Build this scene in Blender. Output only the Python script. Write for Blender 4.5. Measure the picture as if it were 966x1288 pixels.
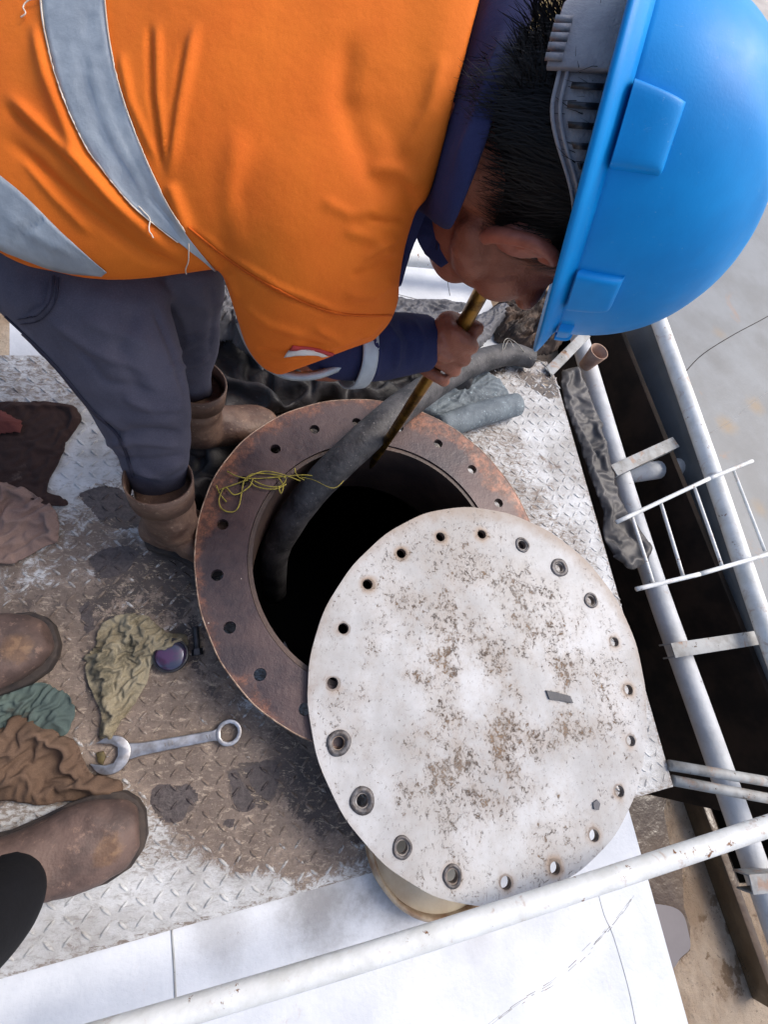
import bpy, bmesh, math, random
import numpy as np
from mathutils import Vector, Matrix
from mathutils.bvhtree import BVHTree
random.seed(7); RNG = np.random.default_rng(7)
for o in list(bpy.data.objects): bpy.data.objects.remove(o)
S = bpy.context.scene; COL = S.collection

# ------------------------------------------------------------------ camera
F, CX, CY = 600.0, 483.0, 644.0            # focal length and centre on the 966x1288 photograph
nd = np.array([-.285, .40, 1.0]); nd /= np.linalg.norm(nd)      # straight down, in camera axes (x right, y down, z in)
FC = np.array([-.01874297, .29206482, 3.07352551]) * .30        # centre of the manhole flange in camera axes
FLZ = .10                                                       # height of the flange face over the deck
Zw = -nd; Xw = np.array([1, 0, 0]) - nd * nd[0]; Xw /= np.linalg.norm(Xw); Yw = np.cross(Zw, Xw)
Rw = np.stack([Xw, Yw, Zw])                                     # camera axes -> world
CAM = np.array([0, 0, FLZ]) - Rw @ FC
cam = bpy.data.cameras.new('camera'); co = bpy.data.objects.new('camera', cam); COL.objects.link(co)
B = Rw @ np.diag([1, -1, -1])
co.matrix_world = Matrix([[*B[0], CAM[0]], [*B[1], CAM[1]], [*B[2], CAM[2]], [0, 0, 0, 1]])
cam.sensor_fit = 'HORIZONTAL'; cam.sensor_width = 36; cam.lens = 36 * F / 966; cam.clip_start = .02; cam.clip_end = 200
S.camera = co
def ray(px, py): return Rw @ np.array([(px - CX) / F, (py - CY) / F, 1.0])
def C(px, py, d): return CAM + ray(px, py) * d                  # point at depth d
def P(px, py, z=0.0):                                           # point at height z
    r = ray(px, py); return CAM + r * ((z - CAM[2]) / r[2])
def proj(v):
    q = (np.asarray(v) - CAM) @ Rw                              # Rw.T @ (v-CAM)
    return np.stack([CX + F * q[..., 0] / q[..., 2], CY + F * q[..., 1] / q[..., 2], q[..., 2]], -1)

# ------------------------------------------------------------------ light
EL, AZ = math.radians(52), math.radians(20)                     # sun azimuth from +X towards +Y
W = bpy.data.worlds.new('World'); S.world = W; W.use_nodes = True
nt = W.node_tree; bgn = nt.nodes['Background']
sky = nt.nodes.new('ShaderNodeTexSky'); sky.sky_type = 'NISHITA'; sky.sun_disc = False
sky.sun_elevation = EL; sky.sun_rotation = math.radians(90) - AZ; sky.air_density = 1.0; sky.dust_density = 4.0; sky.ozone_density = 1.0
nt.links.new(sky.outputs[0], bgn.inputs[0]); bgn.inputs[1].default_value = .145
sun = bpy.data.lights.new('sun', 'SUN'); sun.energy = 1.25; sun.angle = math.radians(24); sun.color = (1, .96, .9)
so = bpy.data.objects.new('sun', sun); COL.objects.link(so)
so.rotation_euler = Vector((math.cos(EL) * math.cos(AZ), math.cos(EL) * math.sin(AZ), math.sin(EL))).to_track_quat('Z', 'Y').to_euler()
S.view_settings.view_transform = 'Standard'; S.view_settings.look = 'None'; S.view_settings.exposure = .63; S.view_settings.gamma = 1

# ------------------------------------------------------------------ noise
_T = RNG.random((64, 64, 64))
def vnoise(p):
    p = np.asarray(p, float); i = np.floor(p).astype(int); f = p - i; f = f * f * (3 - 2 * f); r = 0
    for a in (0, 1):
        for b in (0, 1):
            for c in (0, 1):
                w = (f[..., 0] if a else 1 - f[..., 0]) * (f[..., 1] if b else 1 - f[..., 1]) * (f[..., 2] if c else 1 - f[..., 2])
                r = r + w * _T[(i[..., 0] + a) % 64, (i[..., 1] + b) % 64, (i[..., 2] + c) % 64]
    return r * 2 - 1
def fbm(p, o=4):
    p = np.asarray(p, float); r = 0; a = 1
    for k in range(o): r = r + a * vnoise(p + 17.3 * k); p = p * 2.03; a *= .5
    return r / 1.8
def sstep(a, b, x): t = np.clip((x - a) / (b - a), 0, 1); return t * t * (3 - 2 * t)
def sdpoly(q, poly):                                            # signed distance (px), inside negative
    q = np.asarray(q, float)[:, :2]; n = len(poly); d = np.full(len(q), 1e9); ins = np.zeros(len(q), bool)
    for i in range(n):
        a = np.array(poly[i], float); b = np.array(poly[(i + 1) % n], float); e = b - a
        t = np.clip(((q - a) @ e) / (e @ e), 0, 1); d = np.minimum(d, np.linalg.norm(q - a - t[:, None] * e, axis=1))
        c = ((a[1] > q[:, 1]) != (b[1] > q[:, 1])) & (q[:, 0] < (b[0] - a[0]) * (q[:, 1] - a[1]) / (b[1] - a[1] + 1e-12) + a[0]); ins ^= c
    return np.where(ins, -d, d)
def dline(q, pts):                                              # distance to polyline and parameter 0..1
    q = q[:, :2]; d = np.full(len(q), 1e9); tt = np.zeros(len(q)); n = len(pts) - 1
    for i in range(n):
        a = np.array(pts[i], float)[:2]; b = np.array(pts[i + 1], float)[:2]; e = b - a
        t = np.clip(((q - a) @ e) / (e @ e), 0, 1); k = np.linalg.norm(q - a - t[:, None] * e, axis=1)
        m = k < d; d[m] = k[m]; tt[m] = (i + t[m]) / n
    return d, tt

# ------------------------------------------------------------------ materials
def srgb(r, g, b):
    f = lambda c: (c / 255 / 12.92) if c <= 10 else ((c / 255 + .055) / 1.055) ** 2.4
    return (f(r), f(g), f(b), 1)
class MT:
    def __init__(s, name, rough=.6, metal=0, spec=.5):
        s.m = bpy.data.materials.new(name); s.m.use_nodes = True; s.t = s.m.node_tree; s.p = s.t.nodes['Principled BSDF']
        s.p.inputs['Roughness'].default_value = rough; s.p.inputs['Metallic'].default_value = metal
        s.p.inputs['Specular IOR Level'].default_value = spec
        s.tc = s.t.nodes.new('ShaderNodeTexCoord').outputs['Object']
        of = s.t.nodes.new('ShaderNodeVectorMath'); of.operation = 'ADD'; s.t.links.new(s.tc, of.inputs[0]); of.inputs[1].default_value = (3.713, 5.171, 2.377); s.tn = of.outputs[0]
    def n(s, k, **kw):
        x = s.t.nodes.new(k)
        for a, v in kw.items(): setattr(x, a, v)
        return x
    def L(s, a, b): s.t.links.new(a, b)
    def map(s, scale=(1, 1, 1), rot=(0, 0, 0)):
        x = s.n('ShaderNodeMapping'); s.L(s.tn, x.inputs[0]); x.inputs['Scale'].default_value = scale; x.inputs['Rotation'].default_value = rot; return x.outputs[0]
    def noise(s, sc, det=4, vec=None, rough=.6, dist=0):
        x = s.n('ShaderNodeTexNoise'); s.L(vec or s.tn, x.inputs['Vector']); x.inputs['Scale'].default_value = sc; x.inputs['Detail'].default_value = det
        x.inputs['Roughness'].default_value = rough; x.inputs['Distortion'].default_value = dist; return x.outputs[0]
    def voro(s, sc, vec=None, feature='F1'):
        x = s.n('ShaderNodeTexVoronoi', feature=feature); s.L(vec or s.tn, x.inputs['Vector']); x.inputs['Scale'].default_value = sc; return x.outputs['Distance']
    def step(s, v, a, b):
        x = s.n('ShaderNodeMapRange', interpolation_type='SMOOTHSTEP'); s.L(v, x.inputs[0]); x.inputs[1].default_value = a; x.inputs[2].default_value = b; return x.outputs[0]
    def math(s, op, a, b=None, c=None):
        x = s.n('ShaderNodeMath', operation=op)
        for i, v in enumerate((a, b, c)):
            if v is None: continue
            if isinstance(v, (int, float)): x.inputs[i].default_value = v
            else: s.L(v, x.inputs[i])
        return x.outputs[0]
    def mix(s, fac, a, b):
        x = s.n('ShaderNodeMix', data_type='RGBA')
        if isinstance(fac, (int, float)): x.inputs[0].default_value = fac
        else: s.L(fac, x.inputs[0])
        for i, v in ((6, a), (7, b)):
            if isinstance(v, tuple): x.inputs[i].default_value = v
            else: s.L(v, x.inputs[i])
        return x.outputs[2]
    def col(s, c):
        if isinstance(c, tuple): s.p.inputs['Base Color'].default_value = c
        else: s.L(c, s.p.inputs['Base Color'])
        return s
    def rough(s, v): s.L(v, s.p.inputs['Roughness']); return s
    def bump(s, h, dist=.002, st=1.0):
        x = s.n('ShaderNodeBump'); s.L(h, x.inputs['Height']); x.inputs['Distance'].default_value = dist; x.inputs['Strength'].default_value = st
        s.L(x.outputs[0], s.p.inputs['Normal']); return s
    def attr(s, name, ch=None):
        x = s.n('ShaderNodeAttribute'); x.attribute_name = name
        if ch is None: return x.outputs['Color']
        y = s.n('ShaderNodeSeparateColor'); s.L(x.outputs['Color'], y.inputs[0]); return y.outputs[ch]

def simple(name, c1, c2, sc=20, rough=.6, metal=0, bump=.001, bs=80, spec=.5, speck=None, speckth=.62):
    m = MT(name, rough, metal, spec); c = m.mix(m.step(m.noise(sc, 6), .35, .65), c1, c2)
    if speck: c = m.mix(m.step(m.noise(sc * 7, 5, rough=.75), speckth, speckth + .05), c, speck)
    m.col(c); m.bump(m.noise(bs, 5), bump); return m.m
def cloth(name, c1, c2, weave=900, rough=.9, sc=9, grime=None, gth=.55):
    m = MT(name, rough, 0, .25); c = m.mix(m.step(m.noise(sc, 5), .3, .7), c1, c2)
    w = m.noise(weave, 2)
    c = m.mix(m.math('MULTIPLY', m.step(w, .35, .75), .22), c, tuple(min(1, x * 1.7 + .006) for x in c2[:3]) + (1,))
    if grime: c = m.mix(m.math('MULTIPLY', m.step(m.noise(sc * 1.3, 7, rough=.7), gth, gth + .14), .8), c, grime)
    m.col(c); h = m.math('ADD', m.math('MULTIPLY', w, .16), m.noise(45, 3)); m.bump(h, .0018, .6)
    return m.m

M = {}
M['orange'] = cloth('orange_fabric', srgb(212, 97, 26), srgb(226, 116, 32), 1300, .8, 4)
M['navy'] = cloth('navy_fabric', srgb(34, 38, 68), srgb(42, 46, 82), 1000, .9)
M['jean'] = cloth('trouser_fabric', srgb(68, 67, 80), srgb(90, 88, 101), 700, .95, 7, srgb(112, 108, 122), .6)
M['jeandark'] = cloth('dark_trouser_fabric', srgb(8, 9, 14), srgb(13, 14, 20), 800)
m = MT('reflective_tape', .5, .25, .6); m.col(m.mix(m.step(m.noise(25, 5), .3, .7), srgb(150, 158, 166), srgb(176, 184, 190)))
m.bump(m.math('ADD', m.noise(60, 3), m.math('MULTIPLY', m.noise(1500, 1), .15)), .0018, .7); M['tape'] = m.m
M['thread'] = simple('thread', srgb(225, 215, 200), srgb(190, 170, 150))
M['skin'] = None
m = MT('skin', .5, 0, .5); m.col(m.mix(m.step(m.noise(30, 5), .3, .7), srgb(132, 74, 53), srgb(160, 96, 72)))
m.p.inputs['Subsurface Weight'].default_value = .08; m.p.inputs['Subsurface Radius'].default_value = (.01, .004, .002)
m.bump(m.math('ADD', m.noise(160, 6, rough=.7), m.math('MULTIPLY', m.voro(420), .6)), .0008, .8); M['skin'] = m.m
m = MT('hair', .55, 0, .3); m.col(m.mix(m.noise(200, 2), srgb(9, 8, 10), srgb(22, 20, 23))); M['hair'] = m.m
m = MT('hat_plastic', .4, 0, .22); c = m.mix(m.step(m.noise(14, 6), .3, .7), srgb(0, 132, 208), srgb(0, 145, 222))
c = m.mix(m.math('MULTIPLY', m.step(m.noise(260, 4, rough=.8), .66, .72), .45), c, srgb(140, 190, 220))
c = m.mix(m.math('MULTIPLY', m.step(m.noise(24, 8, vec=m.map((1, 5, 1), (0, .4, .7)), rough=.8, dist=.4), .62, .68), .3), c, srgb(120, 176, 214))
c = m.mix(m.math('MULTIPLY', m.step(m.noise(9, 8, rough=.75), .6, .75), .28), c, srgb(70, 84, 96)); m.col(c)
m.rough(m.math('MULTIPLY_ADD', m.noise(40, 6), .3, .3)); m.bump(m.noise(500, 3), .0002, .4); M['hat'] = m.m
M['strap'] = simple('strap_plastic', srgb(134, 133, 140), srgb(150, 150, 156), 60, .5, bs=300)
M['black'] = simple('black_rubber', srgb(30, 29, 31), srgb(52, 50, 52), 14, .5, bump=.003, bs=60, speck=srgb(110, 106, 104), speckth=.64)
M['hose'] = simple('hose_rubber', srgb(40, 39, 42), srgb(74, 72, 74), 22, .6, bump=.002, bs=90, speck=srgb(128, 124, 122), speckth=.62)
M['boot'] = simple('boot_leather', srgb(78, 56, 46), srgb(108, 84, 70), 22, .55, bump=.0025, bs=70, speck=srgb(142, 118, 98), speckth=.6)
M['toecap'] = simple('scuffed_leather', srgb(150, 98, 52), srgb(92, 62, 48), 45, .6, bump=.001)
m = MT('toe_worn_boot_leather', .6, 0, .35); c = m.mix(m.step(m.noise(20, 6), .35, .65), srgb(72, 58, 54), srgb(100, 81, 74)); c = m.mix(m.math('MULTIPLY', m.step(m.noise(60, 7, rough=.8), .56, .66), .6), c, srgb(138, 112, 98))
k = m.math('MULTIPLY', m.step(m.math('ADD', m.attr('dirt', 0), m.math('MULTIPLY', m.math('SUBTRACT', m.noise(50, 6, rough=.7), .5), 1.1)), .34, .80), .85)
c = m.mix(k, c, m.mix(m.step(m.noise(70, 4), .4, .6), srgb(126, 98, 74), srgb(98, 74, 58))); m.col(c); m.bump(m.math('ADD', m.noise(90, 6), m.math('MULTIPLY', m.voro(300), .3)), .0010); M['bootplum'] = m.m
M['sole'] = simple('sole_rubber', srgb(42, 36, 36), srgb(66, 56, 50), 40, .8)
m = MT('brass', .35, .85, .5); m.col(m.mix(m.step(m.noise(40, 5), .4, .6), srgb(150, 112, 48), srgb(92, 66, 30))); m.bump(m.noise(200, 3), .0008); M['brass'] = m.m
m = MT('wrench_steel', .3, .9, .5); m.col(m.mix(m.step(m.noise(50, 5), .35, .7), srgb(196, 196, 198), srgb(150, 146, 144))); m.rough(m.math('MULTIPLY_ADD', m.noise(60, 5), .4, .15)); M['wrench'] = m.m
M['engrave'] = simple('engraved_steel', srgb(110, 108, 106), srgb(130, 128, 126))
M['twine'] = simple('yellow_twine', srgb(150, 136, 52), srgb(108, 98, 40), 90, .8)
M['wire'] = simple('pale_wire', srgb(170, 165, 155), srgb(120, 114, 106), 60, .7)
M['bolt'] = simple('dark_bolt_steel', srgb(40, 42, 48), srgb(70, 70, 74), 60, .4, .6)
M['glass'] = None
m = MT('lens_glass', .12, .3, .9); m.col(m.mix(m.step(m.noise(45, 3), .4, .65), srgb(62, 66, 88), srgb(88, 58, 92))); M['glass'] = m.m
M['mug'] = simple('clay_cup', srgb(168, 138, 118), srgb(140, 108, 90), 30, .7)
# painted steel
def paint(name, base, alt, rust=None, rth=.66, rough=.45, sc=9, streak=None):
    m = MT(name, rough, 0, .5); c = m.mix(m.step(m.noise(sc, 6), .35, .7), base, alt)
    c = m.mix(m.math('MULTIPLY', m.step(m.noise(230, 4, rough=.8), .64, .7), .5), c, tuple(x * .45 for x in base[:3]) + (1,))
    if rust:
        c = m.mix(m.step(m.noise(sc * 1.7, 8, rough=.75), rth, rth + .03), c, rust)
        c = m.mix(m.math('MULTIPLY', m.step(m.noise(sc * 1.2, 8, rough=.7, dist=.6), rth - .07, rth + .08), .55), c, srgb(150, 100, 55))
    m.col(c); m.bump(m.noise(120, 5), .0008); return m.m
M['pipe'] = paint('white_painted_pipe', srgb(226, 228, 228), srgb(206, 207, 204), srgb(118, 80, 48), .62, .5, 22)
M['pipegrey'] = paint('grey_painted_pipe', srgb(196, 199, 202), srgb(178, 181, 184), srgb(70, 56, 46), .66, .55, 20)
M['bar'] = paint('weathered_bar', srgb(160, 162, 162), srgb(120, 118, 114), srgb(70, 54, 42), .6, .6, 20)
M['white'] = paint('white_tank_paint', srgb(216, 219, 224), srgb(196, 200, 206), srgb(140, 124, 110), .70, .55, 7)
def blotch(mat, centres, tint=(104, 98, 94)):
    t = mat.node_tree; pb = t.nodes['Principled BSDF']; src = pb.inputs['Base Color'].links[0].from_socket; tc = t.nodes.new('ShaderNodeTexCoord').outputs['Object']
    for c_, r_s, amt in centres:
        d = t.nodes.new('ShaderNodeVectorMath'); d.operation = 'DISTANCE'; t.links.new(tc, d.inputs[0]); d.inputs[1].default_value = tuple(c_)
        nz = t.nodes.new('ShaderNodeTexNoise'); t.links.new(tc, nz.inputs[0]); nz.inputs['Scale'].default_value = 22; nz.inputs['Detail'].default_value = 8; nz.inputs['Roughness'].default_value = .75
        ma = t.nodes.new('ShaderNodeMath'); ma.operation = 'MULTIPLY_ADD'; t.links.new(nz.outputs[0], ma.inputs[0]); ma.inputs[1].default_value = r_s * 1.3; t.links.new(d.outputs['Value'], ma.inputs[2])
        mr = t.nodes.new('ShaderNodeMapRange'); mr.interpolation_type = 'SMOOTHSTEP'; t.links.new(ma.outputs[0], mr.inputs[0]); mr.inputs[1].default_value = r_s * 1.75; mr.inputs[2].default_value = r_s * .6; mr.inputs[3].default_value = 0; mr.inputs[4].default_value = amt
        mx = t.nodes.new('ShaderNodeMix'); mx.data_type = 'RGBA'; t.links.new(mr.outputs[0], mx.inputs[0]); t.links.new(src, mx.inputs[6]); mx.inputs[7].default_value = srgb(*tint); src = mx.outputs[2]
    t.links.new(src, pb.inputs['Base Color'])
blotch(M['white'], [(P(400, 1135, -.012), .10, .7), (P(500, 1110, -.012), .10, .7), (P(280, 1170, -.012), .07, .4), (P(600, 1180, -.012), .05, .2)])  # greyer blotches on the white skin below the deck edge
M['greytank'] = paint('grey_tank_paint', srgb(116, 121, 126), srgb(98, 101, 104), srgb(96, 80, 62), .70, .5, 4)
M['gapshade'] = simple('gap_shade_black', srgb(3, 3, 3), srgb(7, 6, 6), 5, 1, spec=0)  # near-black: deep shade of the ground put into the colour
M['gapseam'] = simple('gap_shade_and_seam', srgb(20, 17, 16), srgb(42, 33, 28), 9, .8, spec=.2)  # gap wall with its shade put into the colour; also dark seam lines
M['chip'] = simple('dark_grease', srgb(62, 54, 52), srgb(84, 74, 70), 60, .35, bump=.003, bs=120)
# flange (rust and grease)
m = MT('rusty_flange', .4, .2, .5)
c = m.mix(m.step(m.noise(6, 6, rough=.65), .34, .6), srgb(54, 46, 51), srgb(80, 64, 64))
sp = m.n('ShaderNodeSeparateXYZ'); m.L(m.tc, sp.inputs[0])
rr = m.math('SQRT', m.math('ADD', m.math('POWER', sp.outputs[0], 2), m.math('POWER', sp.outputs[1], 2)))
rust = m.math('MULTIPLY', m.step(m.math('ADD', m.math('MULTIPLY', m.noise(3.4, 9, rough=.74), .26), m.math('ADD', rr, -.452)), -.008, .022), .92)
c = m.mix(rust, c, m.mix(m.step(m.noise(50, 7, rough=.8), .42, .62), srgb(80, 58, 52), srgb(138, 92, 72)))
c = m.mix(m.step(m.noise(95, 3), .745, .77), c, srgb(205, 195, 185))
m.col(c); m.rough(m.math('MULTIPLY_ADD', m.noise(12, 5), .5, .15)); m.bump(m.math('ADD', m.noise(45, 6), m.math('MULTIPLY', m.noise(300, 4), .3)), .002, .6); M['flange'] = m.m
M['rim'] = simple('bare_flange_edge', srgb(168, 120, 88), srgb(120, 84, 64), 60, .5, .3)
M['neck'] = simple('manhole_neck_steel', srgb(58, 47, 44), srgb(84, 66, 58), 9, .5)
# lid: grimy white paint
m = MT('lid_paint', .6, 0, .4)
sp = m.n('ShaderNodeSeparateXYZ'); m.L(m.tc, sp.inputs[0])
r_ = m.math('SQRT', m.math('ADD', m.math('POWER', sp.outputs[0], 2), m.math('POWER', sp.outputs[1], 2)))
th = m.math('ARCTAN2', sp.outputs[1], sp.outputs[0])
PH = m.math('WRAP', th, math.pi / 20, -math.pi / 20)
LR = .293
hd = m.math('SQRT', m.math('ADD', m.math('POWER', m.math('SUBTRACT', r_, LR), 2), m.math('POWER', m.math('MULTIPLY', PH, LR), 2)))
c = m.mix(m.step(m.noise(7, 6), .35, .7), srgb(192, 193, 195), srgb(160, 159, 159))
centre = m.step(r_, .46, .10)
big = m.noise(9, 8, rough=.72)
cover = m.math('MULTIPLY', centre, m.step(big, .36, .60))
c = m.mix(m.math('MULTIPLY', cover, .5), c, srgb(150, 132, 114))
fine = m.noise(105, 9, rough=.88, dist=.4)
thr = m.math('SUBTRACT', .615, m.math('MULTIPLY', m.math('MULTIPLY', centre, m.step(big, .36, .62)), .125))
flk = m.step(m.math('SUBTRACT', fine, thr), 0, .02)
c = m.mix(flk, c, m.mix(m.step(m.noise(16, 4), .42, .58), srgb(78, 64, 56), srgb(132, 108, 86)))
c = m.mix(m.step(m.noise(130, 8, rough=.9), .575, .62), c, srgb(92, 82, 74))
wob = m.math('ADD', hd, m.math('MULTIPLY', m.noise(60, 4), .012))
c = m.mix(m.math('MULTIPLY', m.step(wob, .030, .012), m.step(m.noise(9, 3), .35, .6)), c, srgb(150, 124, 100))
c = m.mix(m.math('MULTIPLY', m.step(wob, .0195, .0170), .7), c, srgb(112, 98, 88))
c = m.mix(m.math('MULTIPLY', m.step(m.math('ADD', r_, m.math('MULTIPLY', m.noise(14, 7, rough=.75), .06)), .345, .385), .6), c, srgb(140, 116, 94))
scr = m.noise(26, 8, vec=m.map((1, 9, 1), (0, 0, 1.1)), rough=.8); c = m.mix(m.math('MULTIPLY', m.step(scr, .62, .66), .55), c, srgb(104, 94, 88))
c = m.mix(m.math('MULTIPLY', m.step(m.noise(5, 5), .5, .7), .3), c, srgb(150, 146, 140))
m.col(c); m.rough(m.math('MULTIPLY_ADD', flk, .2, .5)); m.bump(m.math('SUBTRACT', m.math('MULTIPLY', m.noise(30, 5), .4), flk), .0012, .8); M['lid'] = m.m
M['lidedge'] = simple('lid_edge', srgb(196, 186, 176), srgb(140, 112, 90), 30, .6)
M['washer'] = simple('grey_washer_steel', srgb(104, 102, 104), srgb(74, 68, 66), 90, .5, .4, .001, 200)
# deck
def deckmat(name, tread):
    m = MT(name, .5, .0, .5)
    mud = m.attr('dirt', 0); oil = m.attr('dirt', 1); bare = m.attr('dirt', 2)  # the second channel holds oil and the lid's painted shadow
    v45 = m.map((1, 2.4, 1), (0, 0, math.radians(38)))
    nf = m.noise(38, 9, rough=.82, dist=.6); nm = m.noise(12, 7, rough=.65); nn = m.noise(130, 6, rough=.85); ns = m.noise(70, 7, vec=v45, rough=.8, dist=.5)
    base = m.mix(m.step(nm, .3, .7), srgb(206, 208, 210), srgb(160, 158, 156))
    worn = m.mix(m.step(ns, .44, .58), base, srgb(128, 117, 108)); worn = m.mix(m.step(nf, .55, .66), worn, srgb(96, 84, 76))
    cl = m.mix(m.math('MULTIPLY', m.step(ns, .52, .64), .55), base, srgb(126, 122, 118))
    base = m.mix(bare, worn, cl)
    k = m.math('ADD', m.math('MULTIPLY', mud, 1.05), m.math('ADD', m.math('MULTIPLY', m.math('SUBTRACT', nf, .5), 1.9), m.math('MULTIPLY', m.math('SUBTRACT', nm, .5), 1.2)))
    if tread: k = m.math('SUBTRACT', k, .26)
    mudc = m.mix(m.step(nm, .35, .65), srgb(140, 124, 112), srgb(108, 94, 85))
    mudc = m.mix(m.math('MULTIPLY', m.step(nn, .47, .62), .5), mudc, srgb(84, 73, 66))
    mudc = m.mix(m.math('MULTIPLY', m.step(ns, .53, .62), .6), mudc, srgb(186, 170, 152))
    mudc = m.mix(m.math('MULTIPLY', m.step(m.noise(55, 8, vec=m.map((2.2, 1, 1), (0, 0, math.radians(38))), rough=.85), .56, .62), .75), mudc, srgb(70, 60, 55))
    c = m.mix(m.step(k, .36, .58), base, mudc)
    k2 = m.math('ADD', oil, m.math('MULTIPLY', m.math('SUBTRACT', m.noise(34, 9, rough=.84), .5), 2.0))  # oil together with the lid's painted shadow
    if tread: k2 = m.math('SUBTRACT', k2, .28)
    ok = m.step(k2, .48, .60)
    c = m.mix(ok, c, m.mix(m.step(nm, .35, .65), srgb(56, 48, 46), srgb(86, 74, 68)))
    c = m.mix(m.math('MULTIPLY', m.math('MULTIPLY', ok, m.step(ns, .55, .62)), .85), c, srgb(184, 166, 142))
    c = m.mix(m.step(m.noise(300, 5, rough=.85), .66, .70), c, srgb(76, 66, 60))
    pk = m.step(m.math('ADD', m.attr('patch', 0), m.math('MULTIPLY', m.math('SUBTRACT', m.noise(90, 6, rough=.8), .5), 1.3 if tread else .8)), .42, .52)
    c = m.mix(pk, c, m.mix(m.step(nn, .4, .6), srgb(58, 50, 50), srgb(84, 75, 74)))
    if tread: m.p.inputs['Metallic'].default_value = .25
    m.col(c); m.rough(m.math('SUBTRACT', .42 if tread else .6, m.math('MULTIPLY', ok, .25)))
    h = m.math('ADD', m.math('MULTIPLY', nf, .8), m.math('ADD', m.math('MULTIPLY', nn, .3), m.math('MULTIPLY', ns, .5))); m.bump(h, .0032, .8); return m.m
M['deck'] = deckmat('checker_plate', False); M['tread'] = deckmat('checker_tread', True)
m = MT('muddy_ground', .75, 0, .3)
c = m.mix(m.step(m.noise(2.2, 8, rough=.65), .4, .6), srgb(132, 112, 92), srgb(166, 150, 132))
c = m.mix(m.step(m.noise(9, 7, rough=.7), .56, .62), c, srgb(110, 90, 70))
c = m.mix(m.step(m.noise(60, 6, rough=.8), .6, .66), c, srgb(86, 72, 60)); m.col(c); m.bump(m.noise(12, 8, rough=.7), .02); M['ground'] = m.m
M['wetmud'] = simple('wet_brown_mud', srgb(88, 70, 50), srgb(72, 56, 42), 3, .25, bump=.01, bs=8)
M['puddle'] = simple('puddle_water', srgb(112, 106, 106), srgb(124, 118, 118), 3, .08, bump=.0005, bs=3)
M['moss'] = simple('mossy_soil', srgb(96, 78, 48), srgb(140, 120, 70), 14, .95, bump=.02, bs=30, speck=srgb(60, 46, 34), speckth=.52)
M['paver'] = simple('grey_concrete', srgb(168, 160, 156), srgb(184, 178, 172), 4, .85, bump=.004, bs=40)
M['dark'] = M['chip']
M['slab'] = simple('pale_blue_rubber', srgb(116, 126, 132), srgb(90, 99, 106), 16, .75, bump=.003, bs=60, speck=srgb(160, 176, 182), speckth=.6)
M['rag_olive'] = cloth('olive_rag', srgb(116, 106, 86), srgb(146, 138, 118), 500, .95, 14, srgb(78, 74, 62), .50)
M['rag_teal'] = cloth('teal_rag', srgb(86, 100, 96), srgb(70, 82, 80), 500, .95, 12, srgb(62, 60, 54), .55)
M['rag_brown'] = cloth('brown_rag', srgb(88, 70, 58), srgb(106, 86, 72), 500, .95, 6, srgb(74, 56, 44), .58)
M['rag_pink'] = cloth('mauve_rag', srgb(118, 96, 90), srgb(134, 112, 102), 500, .95, 5, srgb(98, 84, 66), .5)
M['rag_black'] = cloth('black_rag', srgb(44, 32, 30), srgb(58, 42, 38), 500, .95, 7, srgb(108, 92, 84), .66)
M['rag_red'] = cloth('red_rag', srgb(112, 62, 56), srgb(90, 48, 44), 500)
M['plastic'] = None
m = MT('black_plastic_sheet', .5, 0, .4); m.col(m.mix(m.step(m.noise(10, 6), .35, .65), srgb(66, 64, 64), srgb(88, 86, 86))); m.bump(m.noise(35, 5, dist=1), .0015); M['plastic'] = m.m
m = MT('oily_sheet', .55, 0, .35); c = m.mix(m.step(m.noise(8, 6), .4, .6), srgb(30, 29, 31), srgb(52, 50, 52))
c = m.mix(m.math('MULTIPLY', m.step(m.noise(20, 8, rough=.75, dist=1), .64, .72), .5), c, srgb(112, 112, 116)); m.col(c); m.bump(m.noise(40, 6, dist=.6), .004, .8); M['oily'] = m.m
M['greyflap'] = simple('grey_rubber_flap', srgb(70, 70, 74), srgb(92, 92, 98), 9, .6, bump=.002, bs=70, speck=srgb(70, 68, 70), speckth=.58)
M['label'] = simple('white_label', srgb(214, 208, 200), srgb(190, 180, 170)); M['red'] = simple('red_print', srgb(176, 44, 40), srgb(160, 36, 34))
M['oilpool'] = simple('black_oil', srgb(8, 7, 7), srgb(12, 10, 9), 3, .5, bump=.0001, spec=.1)

# ------------------------------------------------------------------ mesh helpers
def tag(o, label=None, cat=None, group=None, kind=None):
    if label: o['label'] = label
    if cat: o['category'] = cat
    if group: o['group'] = group
    if kind: o['kind'] = kind
    return o
def mo(name, V, Fc, mat, parent=None, smooth=True):
    me = bpy.data.meshes.new(name); V = np.asarray(V, float); me.from_pydata(V.tolist(), [], [tuple(int(i) for i in f) for f in Fc]); me.update()
    if smooth: me.polygons.foreach_set('use_smooth', [True] * len(me.polygons))
    if mat: me.materials.append(mat)
    o = bpy.data.objects.new(name, me); COL.objects.link(o)
    if parent is not None: o.parent = parent; o.matrix_parent_inverse = parent.matrix_basis.inverted()
    return o
def empty(name, loc, label, cat, group=None):
    o = bpy.data.objects.new(name, None); COL.objects.link(o); o.location = Vector(loc); o.empty_display_size = .05
    bpy.context.view_layer.update(); return tag(o, label, cat, group)
def from_bm(name, bm, mat, parent=None, smooth=True):
    bmesh.ops.recalc_face_normals(bm, faces=bm.faces[:]); me = bpy.data.meshes.new(name); bm.to_mesh(me); bm.free()
    if smooth: me.polygons.foreach_set('use_smooth', [True] * len(me.polygons))
    if mat: me.materials.append(mat)
    o = bpy.data.objects.new(name, me); COL.objects.link(o)
    if parent is not None: o.parent = parent; o.matrix_parent_inverse = parent.matrix_basis.inverted()
    return o
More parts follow.
